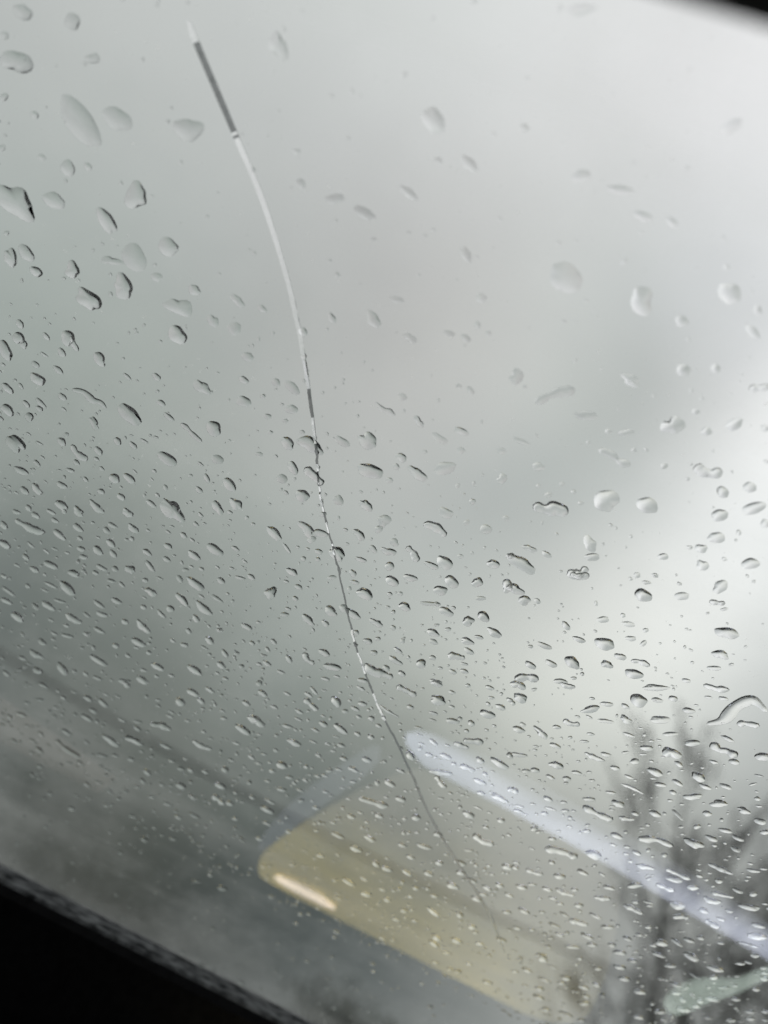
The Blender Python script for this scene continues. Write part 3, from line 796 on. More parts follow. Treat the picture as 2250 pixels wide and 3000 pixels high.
["E",0,-109.06,16.46,3.35,2.81,167,"uppermost medium oval raindrop left of the white stretch of crack"],
["E",0,-67.7,31.46,3.4,2.49,174,"lowest medium oval raindrop left of the white stretch of crack"],
["E",0,43.12,-18.13,4.88,2.43,177,"medium slender raindrop right of the crack below mid height"],
["E",0,-8.82,-95.15,5.43,3.46,175,"medium oval raindrop on dim lower glass left of reflected panel"],
["S",0,2.56,[-38.21,-112.43,-34.1,-110.48,-30.62,-110.38],"uppermost medium winding raindrop on dim lower glass left of reflected panel"],
["E",0,-51.46,-75.21,4.94,3.37,161,"lowest medium oval raindrop near the left edge above the dim lower glass"],
["E",0,-0.74,-37.0,3.98,3.3,-176,"lowest medium oval raindrop left of the crack's lower stretch"],
["E",0,38.08,-15.02,3.9,2.93,161,"lowest medium oval raindrop right of the crack below mid height"],
["E",1,78.08,27.61,3.2,2.66,160,"lowest medium faint roundish raindrop against the bright cloud gap at right"],
["S",0,2.1,[27.16,-50.56,30.15,-50.27,33.91,-50.49],"medium winding raindrop between the crack and the bright cloud gap"],
["E",0,-86.96,-47.17,4.1,3.37,-177,"second lowest medium oval raindrop near the left picture edge at mid height"],
["E",0,105.12,-35.6,5.38,2.38,176,"second medium slender raindrop from the top over the tree tops at the right edge"],
["S",0,1.38,[-60.45,-4.12,-58.23,-4.42,-56.27,-5.37,-53.15,-6.2],"medium winding raindrop left of the crack's thin middle stretch"],
["E",0,156.26,-94.56,5.74,3.16,167,"lowest medium oval raindrop in front of the bare trees at lower right"],
["S",0,1.71,[136.62,-56.96,140.29,-56.52,145.11,-56.23],"lowest medium winding raindrop in front of the bare trees at lower right"],
["E",0,-31.05,-81.53,5.53,3.03,180,"lowest medium slender raindrop left of the crack's lower stretch"],
["E",0,118.56,-37.4,5.15,2.48,-151,"third medium slender raindrop from the top over the tree tops at the right edge"],
["E",0,120.18,-104.11,7.04,2.68,-165,"lowest medium slender raindrop on the yellowish reflected panel"],
["E",0,-42.9,-58.34,4.88,2.96,147,"third medium oval raindrop from the top left of the crack's lower stretch"],
["E",0,-3.29,-9.78,4.02,2.63,150,"uppermost small oval raindrop right of the crack below mid height"],
["E",0,139.88,-77.65,5.64,2.85,178,"sixth small slender raindrop from the top on the pale lavender reflected strip"],
["E",0,57.21,-30.18,3.94,3.05,-168,"uppermost small oval raindrop between the crack and the bright cloud gap"],
["S",0,2.04,[49.8,-74.66,52.92,-73.19,56.61,-71.31],"small winding raindrop between the crack and the bright cloud gap"],
["E",1,53.67,15.95,3.88,2.25,-143,"uppermost small faint oval raindrop against the bright cloud gap at right"],
["E",1,78.76,17.59,3.76,2.3,-150,"lowest small faint oval raindrop against the bright cloud gap at right"],
["E",0,-18.94,-110.25,7.84,2.41,-177,"lowest small slender raindrop on dim lower glass left of reflected panel"],
["E",0,-72.46,-107.99,5.96,3.12,140,"uppermost small slender raindrop near the left edge above the dim lower glass"],
["E",0,6.03,-10.27,4.78,2.16,-174,"small slender raindrop right of the crack below mid height"],
["S",0,2.27,[35.21,-32.14,37.71,-31.1,40.1,-30.38],"small winding raindrop right of the crack below mid height"],
["E",0,-51.2,-81.88,4.83,3.31,179,"second lowest small oval raindrop near the left edge above the dim lower glass"],
["E",0,-5.3,-88.93,5.16,3.22,167,"second lowest small oval raindrop on dim lower glass left of reflected panel"],
["E",0,-41.36,-123.18,6.67,3.0,-168,"second small slender raindrop from the top on dim lower glass left of reflected panel"],
["E",0,45.09,-4.54,3.72,2.63,-153,"second small oval raindrop from the top against the bright cloud gap at right"],
["E",1,-47.49,-8.88,3.38,2.95,-178,"second small faint roundish raindrop from the top left of the crack's thin middle stretch"],
["E",1,-33.75,14.55,3.29,2.58,-163,"uppermost small faint roundish raindrop left of the crack's thin middle stretch"],
["E",0,35.1,-18.66,3.55,2.98,143,"second lowest small roundish raindrop right of the crack below mid height"],
["E",1,26.1,9.21,3.32,2.63,-168,"small faint roundish raindrop right of the crack below mid height"],
["E",0,32.65,1.0,3.39,2.72,-177,"uppermost small roundish raindrop right of the crack below mid height"],
["E",0,-91.95,-96.05,4.58,3.66,-163,"tenth small oval raindrop from the top near the left edge above the dim lower glass"],
["E",0,146.64,-69.12,6.02,2.39,-166,"fifth small slender raindrop from the top on the pale lavender reflected strip"],
["S",0,1.63,[128.33,-66.2,131.72,-66.03,136.89,-65.7],"uppermost small winding raindrop on the pale lavender reflected strip"],
["E",0,73.15,-71.4,5.56,2.59,171,"second small slender raindrop from the top on the pale lavender reflected strip"],
["E",0,-5.55,-43.48,4.48,2.69,164,"third small oval raindrop from the top left of the crack's lower stretch"],
["E",0,-44.21,-41.5,4.16,2.83,172,"uppermost small oval raindrop left of the crack's lower stretch"],
["S",0,1.25,[-14.55,26.77,-12.24,26.03,-10.13,26.24,-8.69,25.99],"small winding raindrop close right of the crack's middle stretch"],
["E",0,-69.6,-27.62,3.81,2.81,171,"fifth small oval raindrop from the top near the left picture edge at mid height"],
["E",0,31.59,-6.24,3.19,2.92,-169,"third small roundish raindrop from the top right of the crack below mid height"],
["E",0,18.92,-75.71,5.36,2.66,167,"uppermost small slender raindrop on dim lower glass left of reflected panel"],
["E",0,17.48,-23.98,3.83,2.7,176,"fourth small oval raindrop from the top right of the crack below mid height"],
["E",0,71.05,-41.63,4.75,2.43,160,"second small oval raindrop from the top between the crack and the bright cloud gap"],
["E",0,-73.75,-29.94,3.37,3.18,37,"small roundish raindrop near the left picture edge at mid height"],
["E",1,-13.48,45.46,3.36,1.89,178,"lowest small faint oval raindrop high on pale glass right of crack"],
["E",1,26.75,93.13,2.99,1.44,168,"second small faint oval raindrop from the top high on pale glass right of crack"],
["E",0,-110.45,-19.22,3.69,2.71,163,"second small oval raindrop from the top near the left picture edge at mid height"],
["E",0,-49.31,22.03,3.68,2.05,-164,"small oval raindrop left of the crack's thin middle stretch"],
["E",0,-83.77,-16.5,4.13,2.37,144,"third small oval raindrop from the top near the left picture edge at mid height"],
["E",0,-101.39,-42.53,4.55,2.55,-179,"fourth small oval raindrop from the top near the left picture edge at mid height"],
["E",0,119.39,-127.09,5.49,3.42,176,"small slender raindrop on the yellowish reflected panel"],
["E",1,75.08,31.42,2.98,2.35,-173,"small faint roundish raindrop against the bright cloud gap at right"],
["E",0,80.8,-49.71,4.45,2.7,-178,"lowest small oval raindrop between the crack and the bright cloud gap"],
["E",0,107.56,-20.9,4.33,2.31,-149,"uppermost small slender raindrop over the tree tops at the right edge"],
["E",0,13.53,-66.55,4.29,3.08,138,"second small oval raindrop from the top on dim lower glass left of reflected panel"],
["E",0,-101.6,-70.79,4.36,3.1,176,"third small oval raindrop from the top near the left edge above the dim lower glass"],
["S",0,2.03,[126.88,-87.79,130.04,-87.46,134.09,-87.66],"lowest small winding raindrop on the pale lavender reflected strip"],
["E",1,-12.48,-3.11,3.18,2.73,151,"lowest small faint roundish raindrop close right of the crack's middle stretch"],
["E",1,132.85,-68.59,5.43,2.4,-157,"small faint slender raindrop on the pale lavender reflected strip"],
["E",0,8.08,30.27,3.5,1.95,-178,"second small oval raindrop from the top close right of the crack's middle stretch"],
["E",0,-85.26,-57.49,4.36,2.77,168,"second small oval raindrop from the top near the left edge above the dim lower glass"],
["E",0,-85.53,-69.73,4.7,2.76,-176,"fifth small oval raindrop from the top near the left edge above the dim lower glass"],
["E",0,-82.84,-85.46,4.72,3.01,166,"ninth small oval raindrop from the top near the left edge above the dim lower glass"],
["E",0,14.89,-14.62,4.18,2.2,-165,"third small oval raindrop from the top right of the crack below mid height"],
["E",0,-95.5,-46.02,3.75,2.99,158,"second lowest small oval raindrop near the left picture edge at mid height"],
["E",0,152.59,-77.87,5.88,2.3,175,"lowest small slender raindrop on the pale lavender reflected strip"],
["E",0,-82.57,-107.58,4.76,3.35,-178,"lowest small oval raindrop near the left edge above the dim lower glass"],
["E",1,-77.93,30.02,2.91,2.28,-151,"small faint roundish raindrop left of the white stretch of crack"],
["E",1,-2.45,61.38,2.5,2.09,166,"second small faint roundish raindrop from the top high on pale glass right of crack"],
["E",1,23.04,23.91,2.74,2.54,-145,"uppermost small faint roundish raindrop close right of the crack's middle stretch"],
["E",1,-28.94,-5.07,3.21,2.65,-131,"lowest small faint roundish raindrop left of the crack's thin middle stretch"],
["E",1,43.23,48.75,3.53,1.64,-147,"uppermost small faint slender raindrop before grey cloud beside the bright gap"],
["E",1,29.36,31.15,3.04,2.14,-158,"small faint oval raindrop before grey cloud beside the bright gap"],
["S",0,1.59,[85.04,-40.85,88.09,-40.82,91.62,-40.31],"small winding raindrop over the tree tops at the right edge"],
["E",0,145.54,-95.13,4.66,3.08,177,"small oval raindrop in front of the bare trees at lower right"],
["E",0,59.21,-66.49,4.72,2.57,173,"uppermost small slender raindrop on the pale lavender reflected strip"],
["E",0,-2.41,16.48,3.13,2.26,177,"lowest small oval raindrop close right of the crack's middle stretch"],
["E",0,-94.68,2.6,3.48,2.23,138,"uppermost small oval raindrop near the left picture edge at mid height"],
["E",0,-81.45,-46.4,4.07,2.63,174,"lowest small oval raindrop near the left picture edge at mid height"],
["E",0,18.35,-8.02,3.9,2.14,-178,"second small oval raindrop from the top right of the crack below mid height"],
["S",0,2.1,[4.23,-71.35,6.94,-72.26,9.83,-73.34],"small winding raindrop on dim lower glass left of reflected panel"],
["E",0,123.27,-69.44,5.21,2.35,-170,"third small slender raindrop from the top on the pale lavender reflected strip"],
["E",0,165.08,-94.56,5.32,2.65,-165,"small slender raindrop in front of the bare trees at lower right"],
["E",0,-52.78,-61.19,4.18,2.76,-172,"eighth small oval raindrop from the top near the left edge above the dim lower glass"],
["E",0,28.32,-27.47,3.87,2.42,176,"sixth small oval raindrop from the top right of the crack below mid height"],
["E",1,-51.35,65.77,2.77,1.74,172,"uppermost small faint oval raindrop high on pale glass right of crack"],
["E",1,-20.37,52.19,3.73,1.44,-163,"small faint slender raindrop high on pale glass right of crack"],
["E",0,-45.81,-95.82,5.04,2.8,169,"lowest small slender raindrop near the left edge above the dim lower glass"],
["S",0,1.49,[78.84,-6.31,81.0,-5.21,83.99,-5.08],"small winding raindrop against the bright cloud gap at right"],
["E",0,-72.37,-56.14,3.8,2.9,143,"fourth small oval raindrop from the top near the left edge above the dim lower glass"],
["E",0,58.89,57.62,2.35,2.14,-156,"small roundish raindrop before grey cloud beside the bright gap"],
["E",0,-67.03,-38.67,3.37,2.91,-177,"small roundish raindrop near the left edge above the dim lower glass"],
["E",0,-42.58,-87.54,4.6,2.83,-179,"lowest small oval raindrop left of the crack's lower stretch"],
["E",0,37.97,-24.75,4.05,2.2,-179,"second lowest small oval raindrop right of the crack below mid height"],
["E",0,76.43,-33.55,5.1,1.84,-166,"second small slender raindrop from the top between the crack and the bright cloud gap"],
["E",0,29.98,-39.04,3.24,2.98,103,"lowest small roundish raindrop right of the crack below mid height"],
["E",1,22.44,35.03,3.83,1.51,-178,"lowest small faint slender raindrop before grey cloud beside the bright gap"],
["E",0,-64.08,-42.81,4.03,2.42,164,"uppermost small oval raindrop near the left edge above the dim lower glass"],
["E",0,74.16,-10.73,3.73,2.13,-168,"lowest small oval raindrop against the bright cloud gap at right"],
["E",0,12.65,-33.36,3.68,2.49,-171,"fifth small oval raindrop from the top right of the crack below mid height"],
["E",0,-7.38,-88.93,4.11,3.11,175,"third small oval raindrop from the top on dim lower glass left of reflected panel"],
["E",0,68.44,-83.45,4.0,3.1,-163,"uppermost small oval raindrop on the yellowish reflected panel"],
["E",0,103.12,-52.11,3.86,2.67,172,"lowest small oval raindrop over the tree tops at the right edge"],
["E",0,42.13,-72.33,4.3,2.69,130,"small oval raindrop touching the crack in the glass"],
["E",0,8.07,-90.01,4.93,2.58,178,"third small slender raindrop from the top on dim lower glass left of reflected panel"],
["S",0,1.59,[144.4,-66.46,147.04,-65.6,150.9,-64.18],"second small winding raindrop from the top on the pale lavender reflected strip"],
["E",0,-61.14,-57.04,3.57,2.92,168,"sixth small oval raindrop from the top near the left edge above the dim lower glass"],
["E",0,-15.87,-30.89,3.43,2.58,177,"second small oval raindrop from the top left of the crack's lower stretch"],
["E",0,78.67,-115.66,4.7,3.09,172,"lowest small oval raindrop on the yellowish reflected panel"],
["E",0,53.66,-59.59,5.24,2.02,-171,"lowest small slender raindrop between the crack and the bright cloud gap"],
["E",0,68.89,-22.72,4.78,1.76,-166,"uppermost small slender raindrop between the crack and the bright cloud gap"],
["E",0,132.75,-33.52,4.12,2.18,-168,"lowest small slender raindrop over the tree tops at the right edge"],
["E",0,125.1,-78.23,4.85,2.42,-136,"fourth small slender raindrop from the top on the pale lavender reflected strip"],
["E",0,-77.67,-68.59,4.26,2.58,-172,"seventh small oval raindrop from the top near the left edge above the dim lower glass"],
["E",0,22.97,-42.28,4.04,2.33,167,"lowest small oval raindrop right of the crack below mid height"],
["E",0,88.32,-24.04,3.83,2.19,177,"uppermost small oval raindrop over the tree tops at the right edge"],
["E",0,143.57,-81.33,5.28,2.24,-144,"second lowest small slender raindrop on the pale lavender reflected strip"],
["E",1,23.21,-19.31,5.7,1.42,-154,"small faint slender raindrop right of the crack below mid height"],
["S",0,1.84,[106.28,-94.98,109.67,-94.95,113.09,-93.98],"small winding raindrop on the yellowish reflected panel"],
["E",1,56.86,-14.5,4.67,1.67,-172,"small faint slender raindrop against the bright cloud gap at right"],
["E",0,-28.79,-90.6,4.15,2.98,-173,"uppermost small oval raindrop on dim lower glass left of reflected panel"],
["E",0,-33.05,41.05,2.93,1.79,151,"small oval raindrop high on pale glass right of crack"],
["E",1,-10.41,96.24,1.96,1.71,-174,"uppermost small faint roundish raindrop high on pale glass right of crack"],
["E",1,52.53,85.45,2.09,1.76,155,"lowest small faint roundish raindrop high on pale glass right of crack"],
["E",0,-2.55,27.42,3.14,1.85,160,"uppermost small oval raindrop close right of the crack's middle stretch"],
["E",0,8.23,-14.34,3.0,2.58,94,"second small roundish raindrop from the top right of the crack below mid height"],
["E",0,-0.21,-56.51,4.93,2.05,150,"small slender raindrop left of the crack's lower stretch"],
["E",1,52.25,70.93,2.2,1.89,149,"small faint roundish raindrop before grey cloud beside the bright gap"],
["E",0,38.68,10.0,3.63,1.81,-173,"uppermost small oval raindrop against the bright cloud gap at right"],
["E",0,7.96,-101.5,4.0,3.26,-176,"lowest small oval raindrop on dim lower glass left of reflected panel"],
["E",0,87.14,20.46,4.19,1.45,-159,"small slender raindrop against the bright cloud gap at right"],
["E",0,169.1,-118.31,5.52,2.59,-157],
["E",0,-31.46,-96.85,3.97,3.17,153],
["E",0,-38.35,34.63,2.6,2.06,145],
["E",0,-102.51,-24.45,2.9,2.77,157],
["E",0,-55.59,-52.49,4.34,2.21,141],
["E",0,10.8,-123.75,4.92,2.92,-177],
["E",0,98.45,-29.49,3.88,2.14,-157],
["E",0,65.07,-44.29,4.18,2.18,-176],
["E",0,138.61,-34.32,4.12,2.08,-168],
["E",0,3.25,-51.7,3.84,2.44,170],
["E",1,65.79,1.13,3.29,2.03,-140],
["E",0,75.81,-6.64,3.44,2.05,-179],
["E",0,56.82,-22.28,3.59,2.17,179],
["E",0,113.79,-49.14,3.65,2.53,-170],
["E",0,-80.27,-51.89,3.66,2.56,175],
["S",0,1.85,[52.41,-74.94,54.55,-76.51,57.45,-77.93]],
["S",0,2.64,[-8.52,-129.97,-6.35,-130.12,-3.21,-131.32]],
["E",0,47.25,-52.64,3.98,2.34,-149],
["E",0,66.57,-22.54,4.26,1.81,-162],
["S",0,1.7,[129.75,-73.46,132.69,-73.34,135.9,-72.83]],
["E",1,6.24,-6.89,3.18,2.17,-178],
["E",0,36.15,-119.14,5.42,2.49,177],
["E",1,83.81,44.43,2.36,2.02,143],
["E",0,62.87,-105.2,6.13,2.04,-170],
["E",0,48.43,-137.74,6.63,2.24,175],
["E",0,44.11,-121.02,4.87,2.76,-173],
["E",0,61.42,-18.68,3.77,1.94,180],
["E",0,41.6,-86.89,4.39,2.53,173],
["E",1,100.92,-21.63,4.15,1.8,-138],
["E",0,109.59,-63.48,3.87,2.48,180],
["E",0,-69.23,-51.45,3.56,2.51,168],
["E",0,100.43,-12.0,3.47,1.99,-158],
["E",0,-91.55,-26.93,2.9,2.62,97],
["E",1,-5.58,50.67,2.96,1.46,-173],
["E",0,-80.46,-24.06,3.38,2.17,159],
["E",0,-88.39,-40.56,3.63,2.24,-178],
["S",0,1.83,[94.44,-93.13,97.26,-93.1,100.32,-91.99]],
["E",0,-1.45,51.52,2.57,1.65,162],
["E",0,-97.51,-1.26,2.83,2.19,177],
["E",0,-97.33,-6.54,3.6,1.79,160],
["E",0,-100.08,-18.56,3.7,1.88,159],
["E",0,-48.19,15.81,2.76,2.0,170],
["E",0,-99.11,-48.57,3.1,2.72,160],
["E",0,69.76,-52.66,5.11,1.68,-158],
["E",1,72.1,3.37,3.77,1.59,-158],
["E",0,-19.91,-132.71,4.72,2.86,179],
["E",0,131.88,-47.8,3.87,2.15,-173],
["E",0,63.75,-7.71,3.86,1.67,-176],
["E",0,-21.46,-56.32,3.86,2.26,180],
["E",0,46.1,-113.41,4.36,2.78,171],
["E",0,89.26,-96.25,4.06,2.71,-158],
["S",0,1.99,[117.86,-90.56,120.31,-89.47,122.56,-88.08]],
["E",0,163.34,-69.75,4.33,2.18,-161],
["E",0,137.97,-107.8,4.77,2.45,-158],
["E",0,104.67,-89.41,3.72,2.82,-159],
["E",0,79.28,-131.68,6.21,2.12,167],
["S",0,1.03,[99.37,-45.01,103.16,-44.46,107.09,-44.55]],
["E",0,124.81,-115.69,5.92,2.02,-151],
["E",0,36.55,-42.55,3.63,2.16,-165],
["E",0,37.04,-43.03,3.64,2.16,-165],
["E",0,-59.32,-123.72,4.87,2.56,168],
["E",0,64.99,-69.11,4.47,2.06,177],
["E",0,75.97,-104.38,4.69,2.39,-175],
["E",0,-30.31,-67.79,3.45,2.63,168],
["E",0,68.61,24.95,2.72,1.82,-166],
["E",0,-125.47,52.64,2.54,1.57,46],
["E",0,-101.59,46.98,2.28,1.83,-160],
["E",0,-110.58,0.68,2.56,2.28,42],
["E",1,-127.7,65.24,2.43,1.49,-150],
["E",0,-67.21,-75.16,4.82,1.95,173],
["E",1,-40.1,19.33,2.42,2.12,-165],
["E",1,2.14,-34.11,2.83,2.59,126],
["E",1,83.93,-27.63,4.88,1.44,-152],
["E",0,-51.31,-100.09,5.04,2.13,-152],
["E",1,97.96,3.28,3.47,1.64,-152],
["E",0,172.94,-107.62,5.33,2.1,-163],
["E",0,-55.64,-113.67,4.35,2.64,150],
["E",0,-7.46,-123.67,4.42,2.74,-170],
["E",0,141.84,-114.08,4.1,2.81,-166],
["E",0,133.16,-42.89,3.9,1.95,-155],
["E",0,125.81,-107.93,4.76,2.33,179],
["E",0,153.46,-120.35,4.59,2.58,-153],
["E",0,-80.6,-114.04,4.06,2.81,-174],
["E",0,51.64,-66.23,3.67,2.37,-176],
["E",0,47.36,-90.82,3.85,2.6,-161],
["S",0,1.62,[105.88,-56.42,108.18,-55.87,110.5,-54.52]],
["E",0,-96.84,-91.97,4.12,2.41,-171],
["E",0,-62.12,-70.65,4.0,2.2,-166],
["E",0,120.31,-20.19,3.4,1.89,-177],
["E",0,-64.04,-3.96,3.68,1.57,166],
["E",0,-96.81,-87.76,5.82,1.67,165],
["E",1,123.61,-28.88,3.8,1.79,-167],
["E",0,119.26,-32.19,3.87,1.76,-177],
["E",0,58.54,-5.71,3.0,1.91,156],
["E",0,54.99,-94.99,3.37,2.93,-174],
["E",0,-61.25,-31.98,3.74,1.81,171],
["S",0,1.08,[25.61,-59.86,28.62,-60.64,32.99,-60.87]],
["E",0,-49.98,35.16,2.6,1.64,164],
["E",0,-75.89,-18.33,2.92,2.12,151],
["E",1,-8.97,31.29,2.71,1.62,177],
["E",1,-33.15,-51.91,4.66,1.64,179],
["E",1,-14.64,-18.17,2.77,2.23,68],
["E",0,-30.2,-118.51,5.32,2.1,-176],
["E",1,119.19,-45.71,5.15,1.43,158],
["E",0,97.44,-101.38,4.35,2.33,-169],
["E",0,139.19,-68.1,3.91,2.14,-157],
["E",0,-23.91,-74.64,3.22,2.69,-176],
["E",0,103.51,-110.85,4.03,2.64,176],
["E",1,0.83,-5.43,2.63,2.12,-138],
["E",0,-65.39,-78.37,3.87,2.26,-165],
["E",0,-57.84,-48.36,3.1,2.34,154],
["E",0,-69.76,-61.52,3.78,2.08,179],
["E",1,39.88,-27.51,3.54,1.8,-179],
["E",0,114.25,-14.39,4.09,1.43,-176],
["E",0,81.17,-22.27,3.44,1.78,-153],
["E",0,-117.14,52.21,2.29,1.58,-165],
["E",0,-108.38,-4.34,2.39,2.28,97],
["E",0,-94.41,-13.57,2.49,2.32,-171],
["E",0,-70.54,5.16,2.43,2.1,-178],
["E",1,19.34,30.43,2.31,1.84,-163],
["E",0,69.62,64.23,1.95,1.69,-154],
["E",0,-103.04,-64.1,3.2,2.44,155],
["E",0,88.23,-116.09,4.21,2.47,179],
["E",0,85.94,-142.79,4.47,2.68,173],
["E",0,92.3,-139.42,4.38,2.68,178],
["E",0,108.92,-38.75,3.53,1.87,-162],
["E",0,109.51,-83.3,4.12,2.09,174],
["E",0,138.01,-131.03,4.31,2.6,-174],
["E",0,142.63,-138.32,4.29,2.71,-151],
["E",0,-45.36,-63.65,3.02,2.53,-162],
["E",0,-8.23,-77.22,3.53,2.33,179],
["E",0,76.83,-43.49,4.16,1.6,-175],
["E",0,112.3,-35.37,4.19,1.52,177],
["E",0,137.6,-43.35,4.12,1.62,-176],
["E",0,128.5,-99.88,4.53,2.05,-143],
["E",0,151.39,-88.51,4.44,1.96,-173],
["E",0,147.93,-100.63,4.6,2.03,-176],
["E",0,163.96,-124.62,4.67,2.27,-139],
["E",0,0.29,-16.63,3.27,1.7,-165],
["E",0,31.16,-82.29,3.8,2.19,-174],
["E",0,56.76,-40.01,3.47,1.86,-176],
["E",0,148.51,-51.49,4.19,1.64,-161],
["E",0,-70.31,-34.65,2.68,2.31,-175],
["E",0,-64.53,-84.92,4.45,1.88,177],
["E",0,86.72,-146.29,5.04,2.31,176],
["E",0,95.37,-55.62,4.06,1.73,-150],
["E",0,13.07,-40.56,3.0,2.12,-173],
["E",0,61.13,-61.39,3.2,2.26,167],
["E",1,98.35,-35.54,2.85,2.17,-166],
["E",0,-61.08,-114.99,3.95,2.46,-178],
["E",1,91.6,-13.61,3.05,1.74,-153],
["E",0,-33.96,-45.27,2.97,2.18,170],
["E",0,-90.22,-74.45,3.22,2.4,-169],
["E",0,119.42,-84.03,3.73,2.18,-175],
["E",0,146.07,-118.05,3.85,2.55,-153],
["E",0,29.05,-88.7,4.1,2.03,-173],
["E",0,130.97,-130.93,4.28,2.45,-169],
["E",0,160.27,-109.36,4.08,2.29,-171],
["E",0,128.99,-146.37,4.43,2.56,-172],
["E",0,-71.29,-17.18,2.95,1.82,167],
["E",0,-48.53,-15.83,3.03,1.76,138],
["E",0,-67.59,-54.66,3.22,2.11,155],
["E",1,75.01,-0.17,2.78,1.72,-147],
["E",0,-74.13,-93.48,4.6,1.84,-166],
["E",0,149.1,-91.89,4.82,1.74,163],
["E",0,-83.75,-77.17,5.38,1.43,179],
["E",1,-113.46,43.87,2.29,1.49,-170],
["E",0,-123.95,41.4,2.67,1.31,45],
["E",1,-24.44,83.15,2.05,1.22,-165],
["E",1,-103.99,-8.28,2.38,2.08,159],
["E",0,-67.23,-1.23,2.42,1.95,164],
["E",1,10.4,25.7,2.36,1.66,-155],
["E",1,2.0,-11.76,2.6,1.95,160],
["E",0,35.43,5.52,2.48,1.82,-133],
["E",0,43.31,10.72,3.28,1.33,175],
["E",0,56.18,-139.29,4.36,2.45,-169],
["E",0,87.09,-126.68,3.86,2.59,135],
["E",1,139.71,-47.34,3.62,1.76,-178],
["E",0,-36.78,-62.5,2.79,2.5,131],
["E",0,13.48,-77.15,3.53,2.13,178],
["E",0,125.41,-40.39,2.82,2.14,-164],
["E",0,-94.0,-54.99,2.81,2.33,170],
["E",0,-52.43,-42.78,2.8,2.17,174],
["E",0,-81.71,-101.14,3.13,2.73,178],
["E",0,94.84,-10.81,2.52,1.96,-167],
["E",0,0.03,-21.88,2.45,2.17,-175],
["E",1,-45.79,-51.67,3.28,1.92,148],
["E",0,69.61,-115.75,3.75,2.41,-175],
["E",0,78.27,-108.34,3.68,2.36,-172],
["E",0,85.37,-62.82,3.37,1.99,-174],
["E",0,142.1,-36.93,2.98,1.93,-152],
["E",0,147.31,-74.54,3.38,2.13,-174],
["E",0,140.85,-147.77,5.39,1.99,-170],
["E",0,56.92,-122.94,4.33,2.17,-170],
["E",0,63.39,-120.13,4.41,2.1,173],
["E",1,-71.63,-47.9,2.71,2.24,167],
["E",0,5.37,40.66,2.29,1.46,161],
["E",0,-24.25,-69.69,3.43,2.01,138],
["E",0,167.05,-98.28,3.19,2.55,-134],
["E",0,82.86,-109.33,3.63,2.37,-173],
["E",0,153.6,-102.7,4.18,1.98,-155],
["E",0,-70.37,-45.23,3.49,1.69,-175],
["E",0,-47.41,-67.15,3.6,1.87,155],
["E",0,17.39,-54.48,3.77,1.65,-164],
["E",0,-82.18,-137.54,4.57,2.17,-166],
["E",0,-64.64,-135.02,4.4,2.22,-174],
["E",0,104.38,-128.58,4.29,2.2,180],
["E",0,52.75,-122.98,3.62,2.52,147],
["E",0,75.52,-65.86,3.06,2.17,165],
["E",0,-19.99,-24.52,4.51,1.12,147],
["E",0,-50.21,-100.93,3.05,2.57,168],
["E",0,-8.47,-115.49,3.16,2.69,179],
["E",0,149.98,-61.09,3.76,1.64,-174],
["E",0,185.16,-104.87,3.89,2.03,-159],
["E",0,44.46,-101.94,2.86,2.72,-170],
["E",0,90.38,-38.01,3.32,1.6,-166],
["E",0,95.17,-40.85,3.34,1.63,-166],
["E",0,76.62,-55.11,2.61,2.27,172],
["E",0,36.75,-108.13,3.42,2.33,-179],
["E",0,64.14,-97.38,3.32,2.26,-172],
["E",0,-102.69,0.95,2.71,1.51,153],
["E",0,-104.21,-21.0,2.52,1.87,173],
["E",0,-49.47,-20.37,2.59,1.82,174],
["E",1,34.63,-10.26,2.99,1.47,-147],
["E",1,29.73,-30.17,2.67,1.87,180],
["E",0,10.23,-119.49,4.78,1.74,178],
["E",0,122.85,-97.93,4.63,1.59,177],
["E",0,-26.14,-39.04,2.81,1.83,162],
["E",0,108.72,-29.38,2.85,1.7,168],
["E",0,-11.44,-20.63,2.63,1.74,-176],
["E",0,-79.73,-81.47,4.34,1.53,-169],
["E",0,-0.49,-41.77,2.56,2.02,178],
["E",0,26.62,-45.49,2.6,2.03,169],
["E",0,-25.26,-92.24,2.85,2.44,-166],
["E",0,-32.68,-134.48,3.98,2.2,158],
["E",0,20.97,-62.62,2.67,2.2,-168],
["E",0,77.97,-79.41,2.73,2.37,176],
["E",0,118.1,-65.94,3.51,1.71,174],
["E",0,104.46,-96.99,3.58,2.0,-173],
["E",0,118.81,-136.41,3.93,2.25,178],
["E",0,70.33,-108.81,3.13,2.44,-173],
["E",0,129.1,-110.51,3.83,2.0,-158],
["E",0,91.9,-28.2,3.8,1.24,-175],
["E",1,54.13,60.47,1.71,1.46,-169],
["E",1,55.38,45.75,1.78,1.58,-166],
["E",1,114.78,-110.37,5.11,1.5,-174],
["E",0,88.64,-109.2,3.77,2.0,171],
["E",0,22.14,-38.61,2.82,1.77,177],
["E",0,-11.61,-84.2,3.1,2.12,166],
["E",0,116.19,-97.03,3.04,2.32,-167],
["E",0,136.31,-100.43,3.22,2.23,170],
["E",0,134.09,-106.22,3.07,2.41,-169],
["E",1,-11.13,-143.48,4.99,1.81,-177],
["E",0,-51.57,-47.3,2.74,1.92,172],
["E",0,-77.58,-58.59,2.97,1.9,-162],
["E",0,-76.19,-60.98,2.98,1.92,-162],
["E",0,-11.09,-65.57,2.89,2.03,167],
["E",1,10.02,-172.6,3.55,2.94,-156],
["E",0,93.31,-129.41,3.19,2.63,-177],
["E",0,-89.59,-51.17,3.31,1.61,-174],
["E",0,-72.12,-149.94,3.86,2.39,168],
["E",0,-24.05,-86.21,3.49,1.88,168],
["E",0,3.58,-84.97,3.49,1.86,-172],
["E",0,45.99,-63.47,3.43,1.67,167],
["E",0,87.13,-48.77,3.12,1.68,-158],
